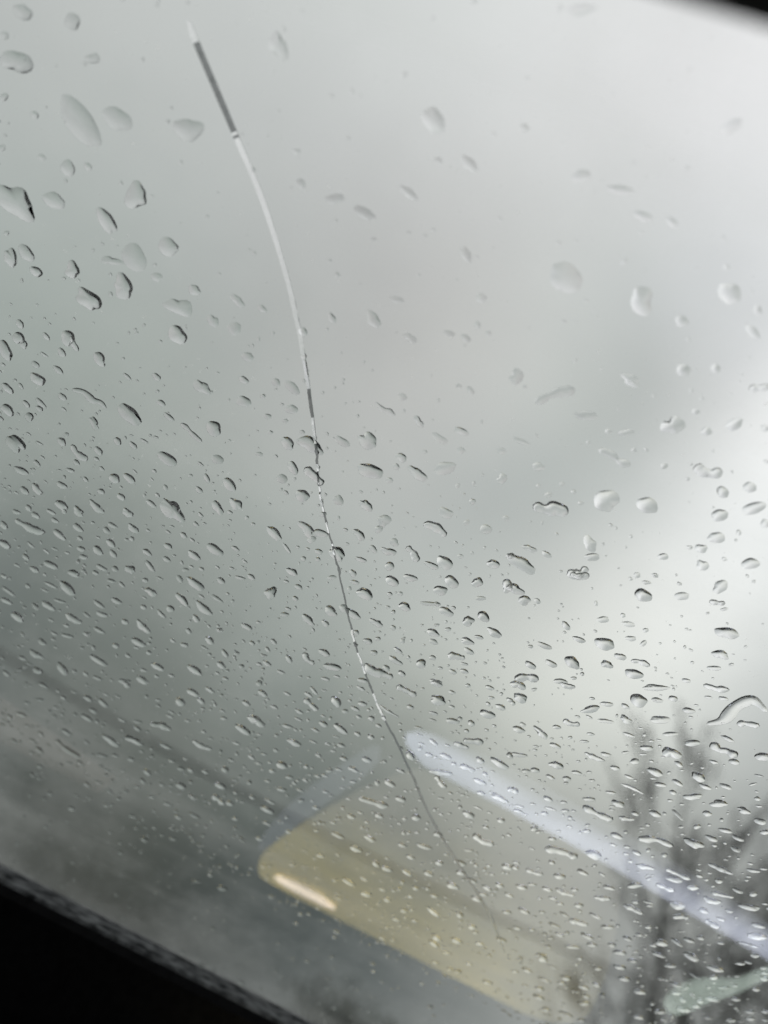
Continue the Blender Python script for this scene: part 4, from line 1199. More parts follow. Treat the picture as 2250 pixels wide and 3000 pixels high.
["E",1,143.25,-108.59,3.46,2.14,-165],
["E",0,-12.3,-34.58,2.95,1.62,-170],
["E",0,85.92,-52.51,2.71,1.94,-148],
["E",0,-76.5,-36.13,2.23,2.11,-162],
["E",1,-65.64,-59.55,2.44,2.22,110],
["E",1,21.8,-46.25,2.44,2.06,141],
["E",0,52.28,-50.19,2.43,2.11,147],
["E",0,67.66,-54.5,2.44,2.16,147],
["E",0,160.28,-131.95,3.59,2.26,-164],
["E",0,183.31,-112.5,3.57,2.05,-122],
["E",0,170.38,-81.59,3.06,1.99,-162],
["E",0,143.37,-61.02,2.74,1.97,150],
["E",0,178.83,-88.74,2.85,2.21,-160],
["E",0,91.26,-105.35,2.86,2.41,179],
["E",0,5.8,-66.77,3.99,1.38,156],
["E",0,126.08,-136.8,4.99,1.62,-178],
["E",0,-41.58,-117.12,3.68,1.96,168],
["E",0,11.73,-111.76,3.68,1.91,-169],
["E",0,-49.2,-36.73,2.45,1.84,164],
["E",0,-100.17,-20.39,2.51,1.6,168],
["E",0,-97.22,-37.57,2.6,1.73,164],
["E",0,-87.04,-34.42,2.75,1.6,-172],
["E",0,-29.12,-41.13,3.52,1.31,-164],
["E",0,-57.46,-76.73,2.63,2.16,-143],
["E",0,-2.5,13.55,2.03,1.58,163],
["E",1,1.64,-24.24,2.65,1.56,-171],
["E",1,-4.86,-26.4,2.79,1.5,-145],
["E",1,-12.56,-45.7,2.86,1.65,-155],
["E",1,35.29,25.67,2.3,1.28,-151],
["E",0,-78.25,1.26,2.81,1.21,166],
["E",0,-85.84,-31.03,2.18,1.93,-180],
["E",0,-96.63,-53.73,2.29,2.11,-172],
["E",0,-38.94,9.65,2.08,1.54,-165],
["E",1,-2.53,9.16,2.05,1.57,-170],
["E",1,29.17,14.59,1.99,1.55,-162],
["E",1,66.03,17.1,1.99,1.52,177],
["E",0,19.37,14.53,1.89,1.64,159],
["E",0,19.76,-65.63,2.98,1.73,177],
["E",0,42.32,-80.0,3.04,1.84,-174],
["E",0,56.54,-109.28,3.25,2.03,174],
["E",0,85.73,-20.11,2.82,1.38,167],
["E",0,91.39,-94.83,3.08,1.97,-174],
["E",0,154.24,-59.59,2.69,1.85,-149],
["E",0,140.73,-126.96,3.28,2.21,179],
["E",0,126.93,-142.14,3.34,2.35,-175],
["E",0,-49.96,-137.36,4.34,1.75,-160],
["E",1,165.08,-79.03,4.54,1.2,-159],
["E",0,50.84,-35.57,2.9,1.44,-172],
["E",0,-100.14,-57.2,2.89,1.64,-171],
["E",0,-87.78,-53.38,2.86,1.62,-172],
["E",0,-33.67,-32.57,2.67,1.52,171],
["E",1,-65.68,-64.43,3.04,1.63,-160],
["E",0,-37.12,-74.09,2.99,1.75,-167],
["E",0,-86.9,-112.06,3.13,2.07,-179],
["E",0,-60.26,-104.41,3.64,1.71,-175],
["E",0,-90.97,-122.25,3.18,2.15,-178],
["E",0,40.13,-21.78,2.6,1.46,-166],
["E",0,41.92,-34.45,2.68,1.53,-175],
["E",0,94.37,-3.94,2.43,1.39,-169],
["E",0,-77.29,-119.19,3.75,1.79,-174],
["E",0,-57.96,-119.15,3.22,2.09,-172],
["E",0,-1.76,-129.37,3.28,2.17,-166],
["E",1,-24.23,-167.97,3.45,2.5,175],
["E",0,4.87,-69.15,2.9,1.75,178],
["E",0,18.19,-57.51,2.87,1.65,167],
["E",0,24.58,-86.4,2.99,1.88,-170],
["E",0,67.58,-73.05,2.91,1.79,179],
["E",0,99.26,-115.13,3.07,2.15,-163],
["E",0,105.52,-3.67,2.38,1.42,-163],
["E",1,74.5,-56.99,2.76,1.71,-154],
["E",0,187.27,-107.7,2.94,2.15,-151],
["E",0,16.32,-43.25,2.39,1.8,-161],
["E",0,126.07,-46.34,2.23,1.97,-151],
["E",1,39.14,-36.46,2.26,1.81,175],
["E",0,61.33,-112.62,3.17,2.01,-175],
["E",1,172.17,-100.57,4.25,1.38,-146],
["E",0,80.45,-72.72,2.84,1.76,-165],
["E",0,178.27,-102.73,2.84,2.09,-157],
["E",0,141.16,-134.59,3.12,2.26,-151],
["E",0,81.71,-54.79,2.96,1.51,172],
["E",0,118.38,-113.26,3.25,1.92,177],
["E",0,4.78,-77.12,3.44,1.48,176],
["E",0,88.86,-112.75,3.6,1.73,-154],
["E",0,95.98,-107.43,3.62,1.67,-180],
["E",0,111.15,-151.84,3.84,1.99,-171],
["E",0,99.1,-49.64,3.11,1.39,-161],
["E",0,162.66,-112.82,3.46,1.8,-140],
["E",0,134.25,-150.48,3.76,2.02,-161],
["E",1,41.7,90.21,1.36,1.16,159],
["E",0,-57.82,-87.63,2.64,2.04,-153],
["E",0,113.29,-39.21,2.56,1.57,179],
["E",0,153.47,-85.33,2.63,2.01,-153],
["E",0,-14.7,-9.16,1.94,1.68,-160],
["E",0,-12.0,-56.76,2.7,1.63,153],
["E",0,73.75,-37.22,2.47,1.58,-167],
["E",0,28.53,-73.01,2.3,2.1,146],
["E",0,46.93,-68.73,2.87,1.64,-171],
["E",0,70.61,-137.86,3.26,2.12,-160],
["E",0,179.96,-94.53,2.78,1.96,-158],
["E",0,-21.67,-144.52,4.04,1.74,-160],
["E",0,74.27,-66.23,2.42,1.87,110],
["E",0,34.08,-55.28,2.17,1.95,169],
["E",0,34.98,-132.24,3.58,1.82,-166],
["E",1,-37.35,-1.53,2.19,1.35,-156],
["E",1,31.98,-35.3,2.24,1.65,-173],
["E",1,48.2,-2.91,2.13,1.41,171],
["E",1,69.13,16.47,2.31,1.13,-162],
["E",0,115.98,-23.32,2.68,1.27,-177],
["E",0,109.14,-52.52,2.55,1.59,-168],
["E",0,101.48,-67.24,2.4,1.82,-157],
["E",0,88.0,-65.85,3.72,1.15,-164],
["E",1,132.18,-82.0,3.74,1.26,-159],
["E",0,114.75,-103.72,4.2,1.26,174],
["E",0,-62.08,-63.84,2.83,1.49,155],
["E",0,7.24,-60.47,2.88,1.44,-163],
["E",0,-47.59,-116.85,3.45,1.64,-175],
["E",0,-53.87,-171.13,3.33,2.25,-159],
["E",0,-2.25,-104.63,3.22,1.64,170],
["E",0,13.33,-138.75,3.42,1.85,-168],
["E",0,-93.21,-66.24,3.24,1.29,155],
["E",0,12.12,-80.98,3.46,1.31,-177],
["E",0,12.94,-129.94,3.79,1.57,-172],
["E",0,-71.17,-64.37,2.39,1.72,-177],
["E",0,-99.44,-82.84,2.56,1.79,-165],
["E",0,-53.4,-67.9,2.49,1.69,-163],
["E",0,-39.72,-132.25,2.7,2.22,179],
["E",0,-33.06,-139.52,2.91,2.15,139],
["E",0,24.39,-74.39,2.43,1.79,-169],
["E",0,57.78,-36.24,2.23,1.55,-175],
["E",0,63.39,-136.85,2.91,2.11,153],
["E",1,100.22,-153.87,2.77,2.43,-180],
["E",0,87.42,-68.64,2.34,1.81,-156],
["E",1,162.34,-101.78,5.26,0.97,175],
["E",0,-2.99,-80.17,2.97,1.5,-172],
["E",0,12.01,-104.93,3.11,1.64,-169],
["E",0,41.03,-53.31,2.78,1.36,-172],
["E",0,99.44,-135.37,3.21,1.88,-171],
["E",0,91.99,-63.9,2.78,1.46,-149],
["E",0,136.7,-119.54,3.03,1.83,-153],
["E",0,146.62,-146.95,3.19,2.01,-151],
["E",0,-11.68,-38.75,1.92,1.78,110],
["E",1,25.13,-18.25,1.95,1.52,-156],
["E",0,-35.77,51.02,1.48,1.22,151],
["E",1,-58.79,-24.85,1.82,1.7,135],
["E",0,100.12,-41.41,3.0,1.14,-175],
["E",0,-56.4,-146.21,3.32,1.84,177],
["E",0,-51.4,-155.0,3.49,1.83,149],
["E",0,-6.06,-66.08,2.66,1.47,-169],
["E",0,153.14,-69.9,2.56,1.55,-162],
["E",0,153.3,-74.48,2.73,1.5,-179],
["E",0,24.99,-112.18,2.93,1.7,-169],
["E",0,133.02,-27.73,1.88,1.61,-159],
["E",0,171.13,-114.06,2.76,1.82,-137],
["E",0,-78.57,-95.16,2.83,1.57,-173],
["E",0,-14.26,-120.88,2.92,1.75,175],
["E",0,-16.18,-148.17,3.07,1.92,175],
["E",0,-55.7,-58.09,2.16,1.65,-167],
["E",0,8.85,-39.68,1.96,1.63,-146],
["E",0,-75.21,-147.2,3.84,1.52,168],
["E",0,-42.43,-114.13,3.95,1.24,-156],
["E",1,75.72,-97.45,3.56,1.26,-148],
["E",0,167.59,-78.27,3.26,1.23,-169],
["E",0,169.42,-87.6,3.21,1.32,-146],
["E",0,-106.83,-16.59,2.02,1.35,152],
["E",0,-81.88,-34.86,2.17,1.42,158],
["E",0,-46.91,-31.27,2.2,1.36,161],
["E",0,-78.78,-55.17,2.3,1.51,173],
["E",1,-45.23,-47.65,2.46,1.35,-155],
["E",1,42.28,-43.23,2.04,1.54,-174],
["E",0,-102.24,-4.29,2.45,0.98,173],
["E",0,-110.72,-29.35,1.71,1.66,49],
["E",0,-68.63,-14.24,2.57,1.01,178],
["E",0,-85.7,-48.78,1.84,1.75,28],
["E",1,-34.11,10.79,1.7,1.28,-153],
["E",0,-14.42,-25.08,1.77,1.56,-169],
["E",1,17.64,-32.15,1.81,1.6,164],
["E",0,-8.94,-102.09,3.12,1.41,-169],
["E",1,48.67,-50.77,1.94,1.67,-119],
["E",0,75.93,-124.21,3.16,1.56,-170],
["E",0,79.88,-70.69,2.83,1.29,-164],
["E",0,99.51,-98.17,3.0,1.43,-146],
["E",0,108.0,-99.5,2.96,1.46,-158],
["E",0,144.27,-97.86,2.87,1.49,-155],
["E",0,-52.92,-89.09,2.53,1.61,-173],
["E",0,-64.42,-105.13,2.55,1.75,170],
["E",0,-46.56,-91.64,2.59,1.59,-165],
["E",0,-85.71,-141.43,2.85,1.9,136],
["E",0,-73.21,-142.02,2.74,1.98,156],
["E",0,111.47,-91.69,2.52,1.63,-165],
["E",0,137.86,-62.74,2.27,1.51,-159],
["E",0,-12.71,-60.53,2.16,1.56,158],
["E",0,-47.69,-150.97,3.74,1.48,-168],
["E",0,-31.54,-159.2,3.71,1.56,-176],
["E",0,5.7,-80.17,3.21,1.18,-177],
["E",0,-45.57,-134.27,2.9,1.72,-155],
["E",0,4.18,-121.53,2.67,1.75,174],
["E",0,-1.14,-72.79,2.43,1.46,-177],
["E",0,6.02,-105.96,2.61,1.65,-168],
["E",0,75.45,-84.93,2.44,1.57,-164],
["E",0,69.09,-124.97,2.67,1.78,179],
["E",0,131.23,-134.34,2.62,1.91,-150],
["E",0,188.48,-101.66,2.34,1.79,-158],
["E",0,-80.41,-26.8,1.93,1.36,168],
["E",0,-46.58,-27.7,1.98,1.33,149],
["E",1,44.7,-48.06,2.06,1.45,-173],
["E",0,-63.48,-46.41,1.84,1.61,135],
["E",0,-91.02,-81.9,2.12,1.72,-148],
["E",0,-46.87,-83.79,1.99,1.85,142],
["E",0,31.48,-24.13,1.75,1.46,-154],
["E",1,64.92,-65.35,2.0,1.66,153],
["E",0,59.02,-36.74,1.86,1.49,160],
["E",1,65.17,-41.93,1.79,1.6,-173],
["E",1,124.78,-128.92,4.19,1.13,-170],
["E",0,111.02,-100.26,2.71,1.47,-155],
["E",0,72.57,30.29,1.85,0.94,-164],
["E",0,-85.28,-80.2,2.99,1.16,-175],
["E",1,-30.91,-71.36,2.92,1.13,-177],
["E",1,23.91,-1.4,1.5,1.42,177],
["E",0,-77.21,-126.4,3.57,1.26,-155],
["E",0,-32.88,-104.89,3.11,1.29,-176],
["E",0,69.62,-79.08,2.91,1.19,-171],
["E",0,52.35,-132.69,3.27,1.42,177],
["E",0,70.41,-144.07,3.28,1.5,-170],
["E",0,92.64,-147.53,3.28,1.53,-161],
["E",0,55.35,-165.09,3.42,1.6,-169],
["E",0,82.93,-37.28,2.62,1.03,-149],
["E",0,105.88,-119.81,3.08,1.41,-162],
["E",0,177.21,-116.5,2.92,1.46,-154],
["E",0,-75.32,-89.62,2.22,1.66,172],
["E",0,-10.7,-23.04,1.67,1.45,-172],
["E",0,-41.99,14.18,1.44,1.29,-157],
["E",1,1.17,-27.17,1.82,1.35,103],
["E",1,14.6,-20.76,1.63,1.45,-115],
["E",1,47.14,45.84,1.26,1.17,-175],
["E",0,12.06,-22.49,1.77,1.33,-155],
["E",0,-16.15,-94.52,2.32,1.56,-165],
["E",0,-19.09,-123.49,2.4,1.77,175],
["E",0,17.0,-90.19,2.27,1.56,176],
["E",0,15.3,-38.13,1.73,1.48,-157],
["E",0,17.32,-108.11,3.12,1.23,-170],
["E",0,159.32,-83.51,2.76,1.21,-159],
["E",0,170.74,-85.48,2.83,1.2,-170],
["E",1,-30.99,62.1,1.47,0.84,-154],
["E",0,-97.9,-30.9,2.22,1.08,180],
["E",0,-51.51,-12.64,2.12,1.01,172],
["E",0,-78.11,-28.93,1.71,1.38,159],
["E",0,-60.31,-28.39,1.75,1.34,176],
["E",0,-38.97,-22.39,1.79,1.26,-165],
["E",0,-46.38,-36.83,2.23,1.11,171],
["E",0,-40.76,-44.67,1.83,1.42,-178],
["E",0,-87.95,-65.64,2.32,1.28,163],
["E",0,-37.77,-53.8,2.32,1.19,170],
["E",0,-37.43,-88.21,2.56,1.32,-168],
["E",0,-20.98,-78.86,2.49,1.28,-169],
["E",1,2.36,40.31,1.52,0.97,-162],
["E",0,40.76,-32.18,2.21,1.09,-165],
["E",1,36.81,29.92,1.51,1.05,-151],
["E",1,81.4,31.72,1.44,1.08,-154],
["E",1,89.67,19.7,1.84,0.92,-135],
["E",0,-82.11,-151.75,2.77,1.71,158],
["E",0,-27.76,-144.96,2.86,1.6,-162],
["E",0,2.4,-135.17,2.81,1.55,-159],
["E",0,24.94,-91.64,2.52,1.37,-170],
["E",0,22.03,-96.91,2.54,1.4,-178],
["E",0,31.15,-93.57,2.54,1.37,-162],
["E",0,20.98,-128.8,2.7,1.56,-168],
["E",1,102.2,-5.39,1.97,1.03,-154],
["E",1,94.48,-34.21,2.15,1.14,-144],
["E",0,82.97,-33.95,2.18,1.12,-166],
["E",0,89.88,-61.19,2.29,1.26,-160],
["E",0,129.25,-84.41,2.35,1.41,-156],
["E",0,-26.47,-8.39,1.9,1.08,165],
["E",0,43.38,27.66,1.7,0.94,-151],
["E",0,-7.86,-110.13,2.87,1.32,179],
["E",0,-14.67,-160.17,3.26,1.5,-159],
["E",0,13.27,-85.86,2.75,1.2,-170],
["E",0,24.98,-103.35,2.83,1.29,-170],
["E",1,128.92,-24.05,2.36,0.96,-114],
["E",0,40.33,29.49,1.41,1.1,156],
["E",0,-32.93,-102.85,3.59,1.0,176],
["E",1,128.39,-20.53,2.83,0.77,-159],
["E",0,-28.84,10.16,1.67,1.05,-163],
["E",0,-12.37,-43.26,1.91,1.3,-152],
["E",0,-13.16,-67.26,1.95,1.47,-164],
["E",0,-69.34,-120.12,2.13,1.82,-171],
["E",1,39.44,-60.97,2.61,1.03,-157],
["E",0,-26.19,-136.74,2.18,1.85,176],
["E",0,129.56,-119.04,2.04,1.81,-173],
["E",0,52.46,-53.59,1.63,1.54,167],
["E",0,-79.9,57.85,1.19,0.97,-141],
["E",0,-29.74,-35.11,2.02,1.1,166],
["E",0,-96.06,-76.14,2.19,1.3,-179],
["E",1,-51.63,-54.88,2.36,1.06,-176],
["E",0,-80.76,-90.47,2.25,1.37,180],
["E",0,-41.03,-74.73,2.42,1.16,169],
["E",0,-16.25,-34.81,2.05,1.08,-170],
["E",0,15.45,-27.4,1.59,1.33,96],
["E",0,-66.34,-115.25,2.72,1.3,-167],
["E",0,-81.13,-130.77,2.48,1.55,-171],
["E",0,-34.02,-143.74,2.91,1.41,-159],
["E",1,0.3,-175.78,3.03,1.59,-157],
["E",0,0.69,-105.69,2.61,1.29,-169],
["E",0,17.24,-102.8,2.36,1.4,165],
["E",0,20.17,-98.65,2.56,1.26,-170],
["E",0,6.22,-111.16,2.63,1.31,-169],
["E",0,52.9,-38.5,2.23,1.01,-158],
["E",1,41.98,-55.81,2.33,1.08,-171],
["E",0,32.62,-114.68,2.62,1.34,-169],
["E",0,59.94,-133.31,2.69,1.44,-170],
["E",0,70.45,-156.52,2.79,1.57,-169],
["E",0,101.34,-147.43,2.73,1.53,-171],
["E",0,79.48,-28.93,2.26,0.94,174],
["E",0,110.7,-67.32,2.31,1.17,-165],
["E",0,114.47,-65.56,2.29,1.16,-165],
["E",0,90.79,-92.67,2.45,1.27,-164],
["E",0,114.75,-80.27,2.53,1.15,172],
["E",0,110.11,-117.23,2.55,1.4,-157],
["E",0,177.48,-86.31,2.27,1.33,-146],
["E",0,115.94,-139.92,2.66,1.51,-162],
["E",0,190.99,-105.16,2.35,1.42,-144],
["E",0,69.03,-19.59,1.69,1.16,-161],
["E",0,134.1,-49.62,1.78,1.3,-162],
["E",0,98.87,-31.96,2.12,0.97,-152],
["E",1,53.77,-16.77,1.48,1.24,-161],
["E",1,-42.51,-101.68,2.03,1.51,86],
["E",0,-51.54,-107.7,3.09,1.02,169],
["E",1,-33.36,-125.92,2.19,1.59,87],
["E",0,53.19,-40.99,1.64,1.31,162],
["E",0,150.34,-49.15,1.95,1.14,-150],
["E",0,-85.53,-63.28,2.65,0.91,-176],
["E",0,29.61,-16.96,1.46,1.22,-175],
["E",0,-26.51,-123.74,2.45,1.36,-167],
["E",0,134.96,-29.76,1.84,1.05,-152],
["E",0,108.48,-107.49,2.26,1.35,-164],
["E",0,-93.15,-16.92,1.65,1.06,160],
["E",0,-53.84,-38.15,1.79,1.12,172],
["E",0,-41.81,-91.44,2.07,1.33,-164],
["E",0,10.03,-57.61,1.91,1.19,-162],
["E",0,-26.8,-103.07,2.15,1.36,-157],
["E",0,-20.38,-104.12,2.1,1.41,-165],
["E",0,-63.33,-21.55,1.49,1.16,149],
["E",0,-7.28,-10.3,1.5,1.07,-169],
["E",0,10.39,-43.81,1.52,1.31,-140],
["E",0,-17.62,-91.89,2.27,1.16,176],
["E",0,17.76,-83.88,2.24,1.13,-170],
["E",0,38.56,-104.65,2.31,1.23,-170],
["E",0,146.22,-49.58,1.93,1.07,-159],
["E",0,159.18,-60.76,1.82,1.2,-149],
["E",0,-68.57,-24.73,2.14,0.81,151],
["E",1,-64.97,-47.58,1.5,1.33,52],
["E",0,-36.59,5.84,1.28,1.1,-152],
["E",1,-12.39,-108.88,1.94,1.42,93],
["E",0,-78.29,-97.68,2.13,1.21,-164],
["E",0,28.01,-24.6,1.79,0.93,-146],
["E",0,-70.94,-126.16,2.18,1.37,-171],
["E",0,-78.62,-141.31,2.17,1.49,169],
["E",0,-74.56,-153.21,2.24,1.54,180],
["E",0,-38.5,-100.65,2.15,1.21,-159],
["E",0,-60.13,-148.86,2.33,1.45,-162],
["E",0,-46.28,-143.18,2.29,1.43,-163],
["E",0,-42.04,-160.49,2.3,1.56,-172],
["E",1,-30.62,-181.31,2.43,1.63,-161],
["E",0,32.8,-101.36,2.05,1.28,-169],
["E",0,43.04,-66.26,1.92,1.12,-156],
["E",0,50.11,-62.07,1.88,1.11,-164],
["E",1,59.59,-78.89,1.94,1.19,-172],
["E",0,58.11,-82.61,1.97,1.2,-154],
["E",0,61.1,-88.68,1.98,1.23,-172],
["E",0,82.98,-83.36,1.95,1.21,-173],
["E",0,84.27,-99.56,2.01,1.29,-173],
["E",0,69.37,-130.02,2.13,1.43,-171],
["E",0,40.37,-165.46,2.29,1.6,-167],
["E",1,89.96,-46.53,1.77,1.07,-158],
["E",0,114.39,-42.3,1.55,1.2,-151],
["E",1,122.48,-49.13,1.74,1.11,-150],
["E",0,115.87,-68.25,1.85,1.17,-167],
["E",0,70.25,-17.1,1.28,1.23,157],
["E",0,-113.11,-12.96,1.44,1.04,173],
["E",0,-96.03,-34.84,1.58,1.09,-174],
["E",0,-36.43,-41.48,1.59,1.13,171],
["E",0,-32.53,-39.44,1.62,1.09,-166],
["E",0,-43.82,-45.59,1.65,1.11,-165],
["E",0,-81.45,-62.42,1.75,1.16,-161],
["E",0,35.51,-37.33,1.57,1.11,-164],
["E",1,49.52,47.36,1.34,0.72,165],
["E",0,76.27,20.36,1.37,0.86,-178],
["E",0,76.84,-22.84,1.48,1.08,-161],
["E",0,-88.31,-37.61,1.44,1.21,66],
["E",0,-3.96,-117.92,2.77,1.0,-155],
["E",1,-53.85,-163.17,2.88,1.22,-175],
["E",1,91.71,-84.13,2.43,0.95,-171],
["E",0,133.45,-83.12,2.33,0.98,-152],
["E",0,-55.77,-109.37,2.1,1.23,-173],
["E",0,0.89,-100.75,2.1,1.17,-160],
["E",0,20.39,-85.49,1.99,1.14,-170],
["E",0,43.09,-92.98,2.01,1.18,-170],
["E",0,54.85,-118.13,2.1,1.29,-170],
["E",0,86.91,-102.38,2.02,1.23,-173],
["E",1,76.75,-30.65,1.72,0.94,-159],
["E",0,98.17,-26.55,1.67,0.95,-152],
["E",0,102.15,-32.78,1.7,0.97,-160],
["E",0,82.69,-67.43,1.87,1.09,-165],
["E",0,-51.18,-84.31,2.34,0.95,-162],
["E",0,69.41,-150.05,1.87,1.66,103],
["E",0,37.88,59.98,1.32,0.62,166],
["E",0,-101.65,-29.74,1.56,0.96,-177],
["E",0,-101.46,-50.63,1.63,1.05,-176],
["E",0,-73.52,-51.67,1.7,1.01,-165],
["E",0,-59.64,-40.94,1.61,1.0,-173],
["E",0,58.23,-100.94,1.78,1.29,-172],
["E",0,114.52,-54.21,1.55,1.12,-160],
["E",0,96.42,-68.75,2.12,0.9,-172],
["E",0,-75.14,39.28,1.06,0.87,-134],
["E",1,-10.4,-8.03,1.22,1.06,84],
["E",0,61.97,45.61,1.01,0.87,136],
["E",0,16.62,47.53,0.97,0.89,165],
["E",0,-24.06,67.03,1.08,0.66,-155],
["E",0,-65.84,-11.44,1.76,0.72,-170],
["E",0,-31.61,-22.33,1.34,1.01,-163],
["E",0,-76.36,-47.68,1.4,1.14,-168],
["E",0,-53.29,-35.81,1.85,0.8,-170],
["E",0,-32.83,0.19,1.24,0.94,174],
["E",1,-8.0,2.28,1.25,0.92,-169],
["E",0,-14.53,-21.48,1.33,1.02,-166],
["E",1,-5.16,-14.13,1.3,0.99,-168],
["E",0,-18.76,-52.75,1.48,1.11,-147],
["E",1,53.57,63.72,1.01,0.73,-159],
["E",1,43.97,59.3,1.03,0.74,-158],
["E",0,52.89,26.09,1.14,0.85,-167],
["E",0,57.34,-49.88,1.38,1.17,-180],
["E",0,51.57,-100.85,1.53,1.43,-175],
["E",0,18.97,-79.48,2.51,0.77,-157],
["E",0,12.1,-74.2,1.71,1.08,-169],
["E",1,117.74,-41.54,1.5,1.02,-151],
["E",0,94.08,-62.43,1.61,1.07,-148],
["E",0,-22.35,-119.81,2.16,1.04,-168],
["E",0,-17.35,-105.4,2.19,0.95,-154],
["E",0,-3.39,-93.8,2.11,0.93,-155],
["E",0,29.17,-98.25,2.04,0.98,-170],
["E",0,29.11,-122.01,2.13,1.07,-169],
["E",0,40.8,-171.47,2.32,1.27,-168],
["E",0,92.84,-169.44,2.3,1.26,-180],
["E",1,99.71,-25.08,1.67,0.77,-160],
["E",0,72.32,-46.92,1.8,0.83,-158],
["E",0,105.98,-37.99,1.71,0.82,-151],
["E",0,102.83,-55.31,1.79,0.87,-150],
["E",0,113.87,-56.11,1.78,0.88,-149],
["E",0,141.58,-104.08,1.95,1.06,-158],
["E",0,122.24,-144.07,2.14,1.2,-162],
["E",0,-45.29,30.72,1.04,0.84,-142],
["E",0,14.58,75.53,1.04,0.58,168],
["E",0,-17.34,-22.46,1.33,0.92,-168],
["E",0,-1.77,-123.3,1.63,1.36,-158],
["E",0,47.24,-86.71,1.49,1.22,-172],
["E",0,86.58,-54.11,1.38,1.08,-135],
["E",0,93.3,-24.34,1.89,0.66,-162],
["E",0,-54.16,-64.34,1.67,0.93,178],
["E",0,-41.09,-139.47,1.72,1.32,-155],
["E",0,58.49,-47.13,1.37,0.99,-175],
["E",0,128.43,-43.72,1.21,1.08,-175],
["E",0,149.32,-55.85,1.21,1.17,-159],
["E",0,-62.99,38.06,1.03,0.72,-147],
["E",0,-57.78,46.73,0.99,0.7,-149],
["E",0,-55.23,8.51,1.04,0.89,-163],
["E",0,-16.39,-3.34,1.07,0.94,-159],
["E",1,60.48,49.11,0.88,0.78,-170],
["E",0,54.68,-35.65,1.15,1.08,146],
["E",0,89.88,4.94,1.41,0.66,-175],
["E",0,-23.25,-100.65,1.82,0.97,-168],
["E",0,1.83,-125.85,1.98,1.03,-152],
["E",0,-25.02,-151.09,2.01,1.16,-165],
["E",0,-37.03,-173.36,2.25,1.15,-148],
["E",0,75.32,-175.95,2.02,1.3,-169],
["E",0,72.82,-48.28,1.58,0.83,-158],
["E",0,-84.44,47.7,0.91,0.74,-138],
["E",1,1.1,-159.6,2.3,1.03,-168],
["E",0,102.33,-54.07,1.79,0.74,-150],
["E",1,139.87,-52.47,1.72,0.76,-149],
["E",0,-96.31,9.38,1.17,0.7,170],
["E",0,-90.17,-36.15,1.42,0.79,-165],
["E",0,-93.41,-42.13,1.32,0.88,167],
["E",0,-63.21,-24.44,1.29,0.8,166],
["E",0,-38.13,-24.8,1.35,0.77,-168],
["E",0,-44.67,-29.7,1.39,0.77,-162],
["E",0,-49.72,-44.88,1.44,0.82,-161],
["E",0,-81.09,-59.43,1.42,0.91,-178],
["E",0,-36.49,14.6,1.01,0.79,-176],
["E",0,20.96,1.67,1.24,0.7,-173],
["E",0,135.93,-47.12,1.14,1.04,148],
["E",1,62.85,54.19,0.86,0.67,133],
["E",1,69.58,51.89,0.88,0.67,133],
["E",0,65.97,-3.08,1.24,0.68,-175],
["E",0,-22.3,-137.42,1.68,1.1,-164],
["E",0,-22.53,-159.49,1.7,1.22,175],
["E",0,27.95,-55.71,1.42,0.83,-156],
["E",0,66.38,-63.03,1.41,0.87,-173],
["E",0,62.7,-150.5,1.66,1.19,-169],
["E",0,102.16,-13.52,1.22,0.74,-162],
["E",0,85.28,-44.73,1.33,0.83,-159],
["E",0,125.41,-32.59,1.26,0.81,-162],
["E",0,139.42,-59.92,1.54,0.78,-158],
["E",0,-104.16,5.47,0.99,0.71,175],
["E",0,-97.46,19.72,0.96,0.67,174],
["E",0,-93.55,31.35,0.93,0.63,174],
["E",0,19.71,66.12,0.89,0.5,167],
["E",0,-83.81,-13.48,1.04,0.77,171],
["E",0,-103.98,-49.75,1.17,0.86,-170],
["E",0,-39.62,-11.55,1.06,0.75,166],
["E",0,54.48,26.01,0.78,0.75,138],
["E",0,-72.67,-14.52,1.33,0.58,-169],
["E",0,31.51,5.08,1.27,0.54,164],
["E",0,43.74,-50.84,1.39,0.7,-157],
["E",0,25.21,-55.47,1.42,0.71,-157],
["E",0,101.06,-9.35,1.21,0.62,-161],
["E",0,74.7,-41.74,1.33,0.69,-158],
["E",0,103.87,-29.61,1.3,0.66,-175],
["E",0,157.04,-86.31,1.62,0.72,-147],
["E",0,50.78,-26.96,0.97,0.8,-179],
["E",0,49.0,8.22,0.88,0.69,-164],
["E",0,27.85,-17.34,0.95,0.71,-157],
["E",0,-46.43,-16.3,0.87,0.75,-168],
["E",0,-23.99,27.25,0.81,0.59,-147],
["E",0,16.56,15.35,0.8,0.66,-175],
["E",0,36.41,2.86,0.82,0.7,-162],
["E",0,47.86,-23.82,0.88,0.78,174],
["E",0,69.28,-15.87,0.84,0.78,-172],
["E",0,124.63,-89.63,1.44,0.71,-147],
["E",0,-114.19,4.78,0.98,0.58,170],
["E",0,-93.83,-10.9,1.03,0.61,168],
["E",0,-79.67,-1.24,1.01,0.59,168],
["E",0,-75.29,1.52,1.03,0.56,-180],
["E",0,-65.12,-9.03,1.06,0.59,180],
["E",0,-61.17,-7.91,1.06,0.58,180],
["E",0,-107.4,-30.99,1.11,0.65,-178],
["E",0,5.67,2.93,1.04,0.55,-178],
["E",0,36.23,-0.71,1.04,0.57,-173],
["E",0,32.45,-27.57,1.1,0.64,-165],
["E",0,-25.25,-98.03,1.3,0.82,-166],
["E",0,2.66,-88.1,1.26,0.8,-168],
["E",0,46.95,-75.0,1.21,0.78,-172],
["E",0,92.35,-7.36,1.01,0.61,-162],
["E",0,79.72,-57.8,1.15,0.74,-157],
["E",0,139.89,-50.61,0.9,0.84,94],
["E",0,-39.44,17.61,0.77,0.61,-141],
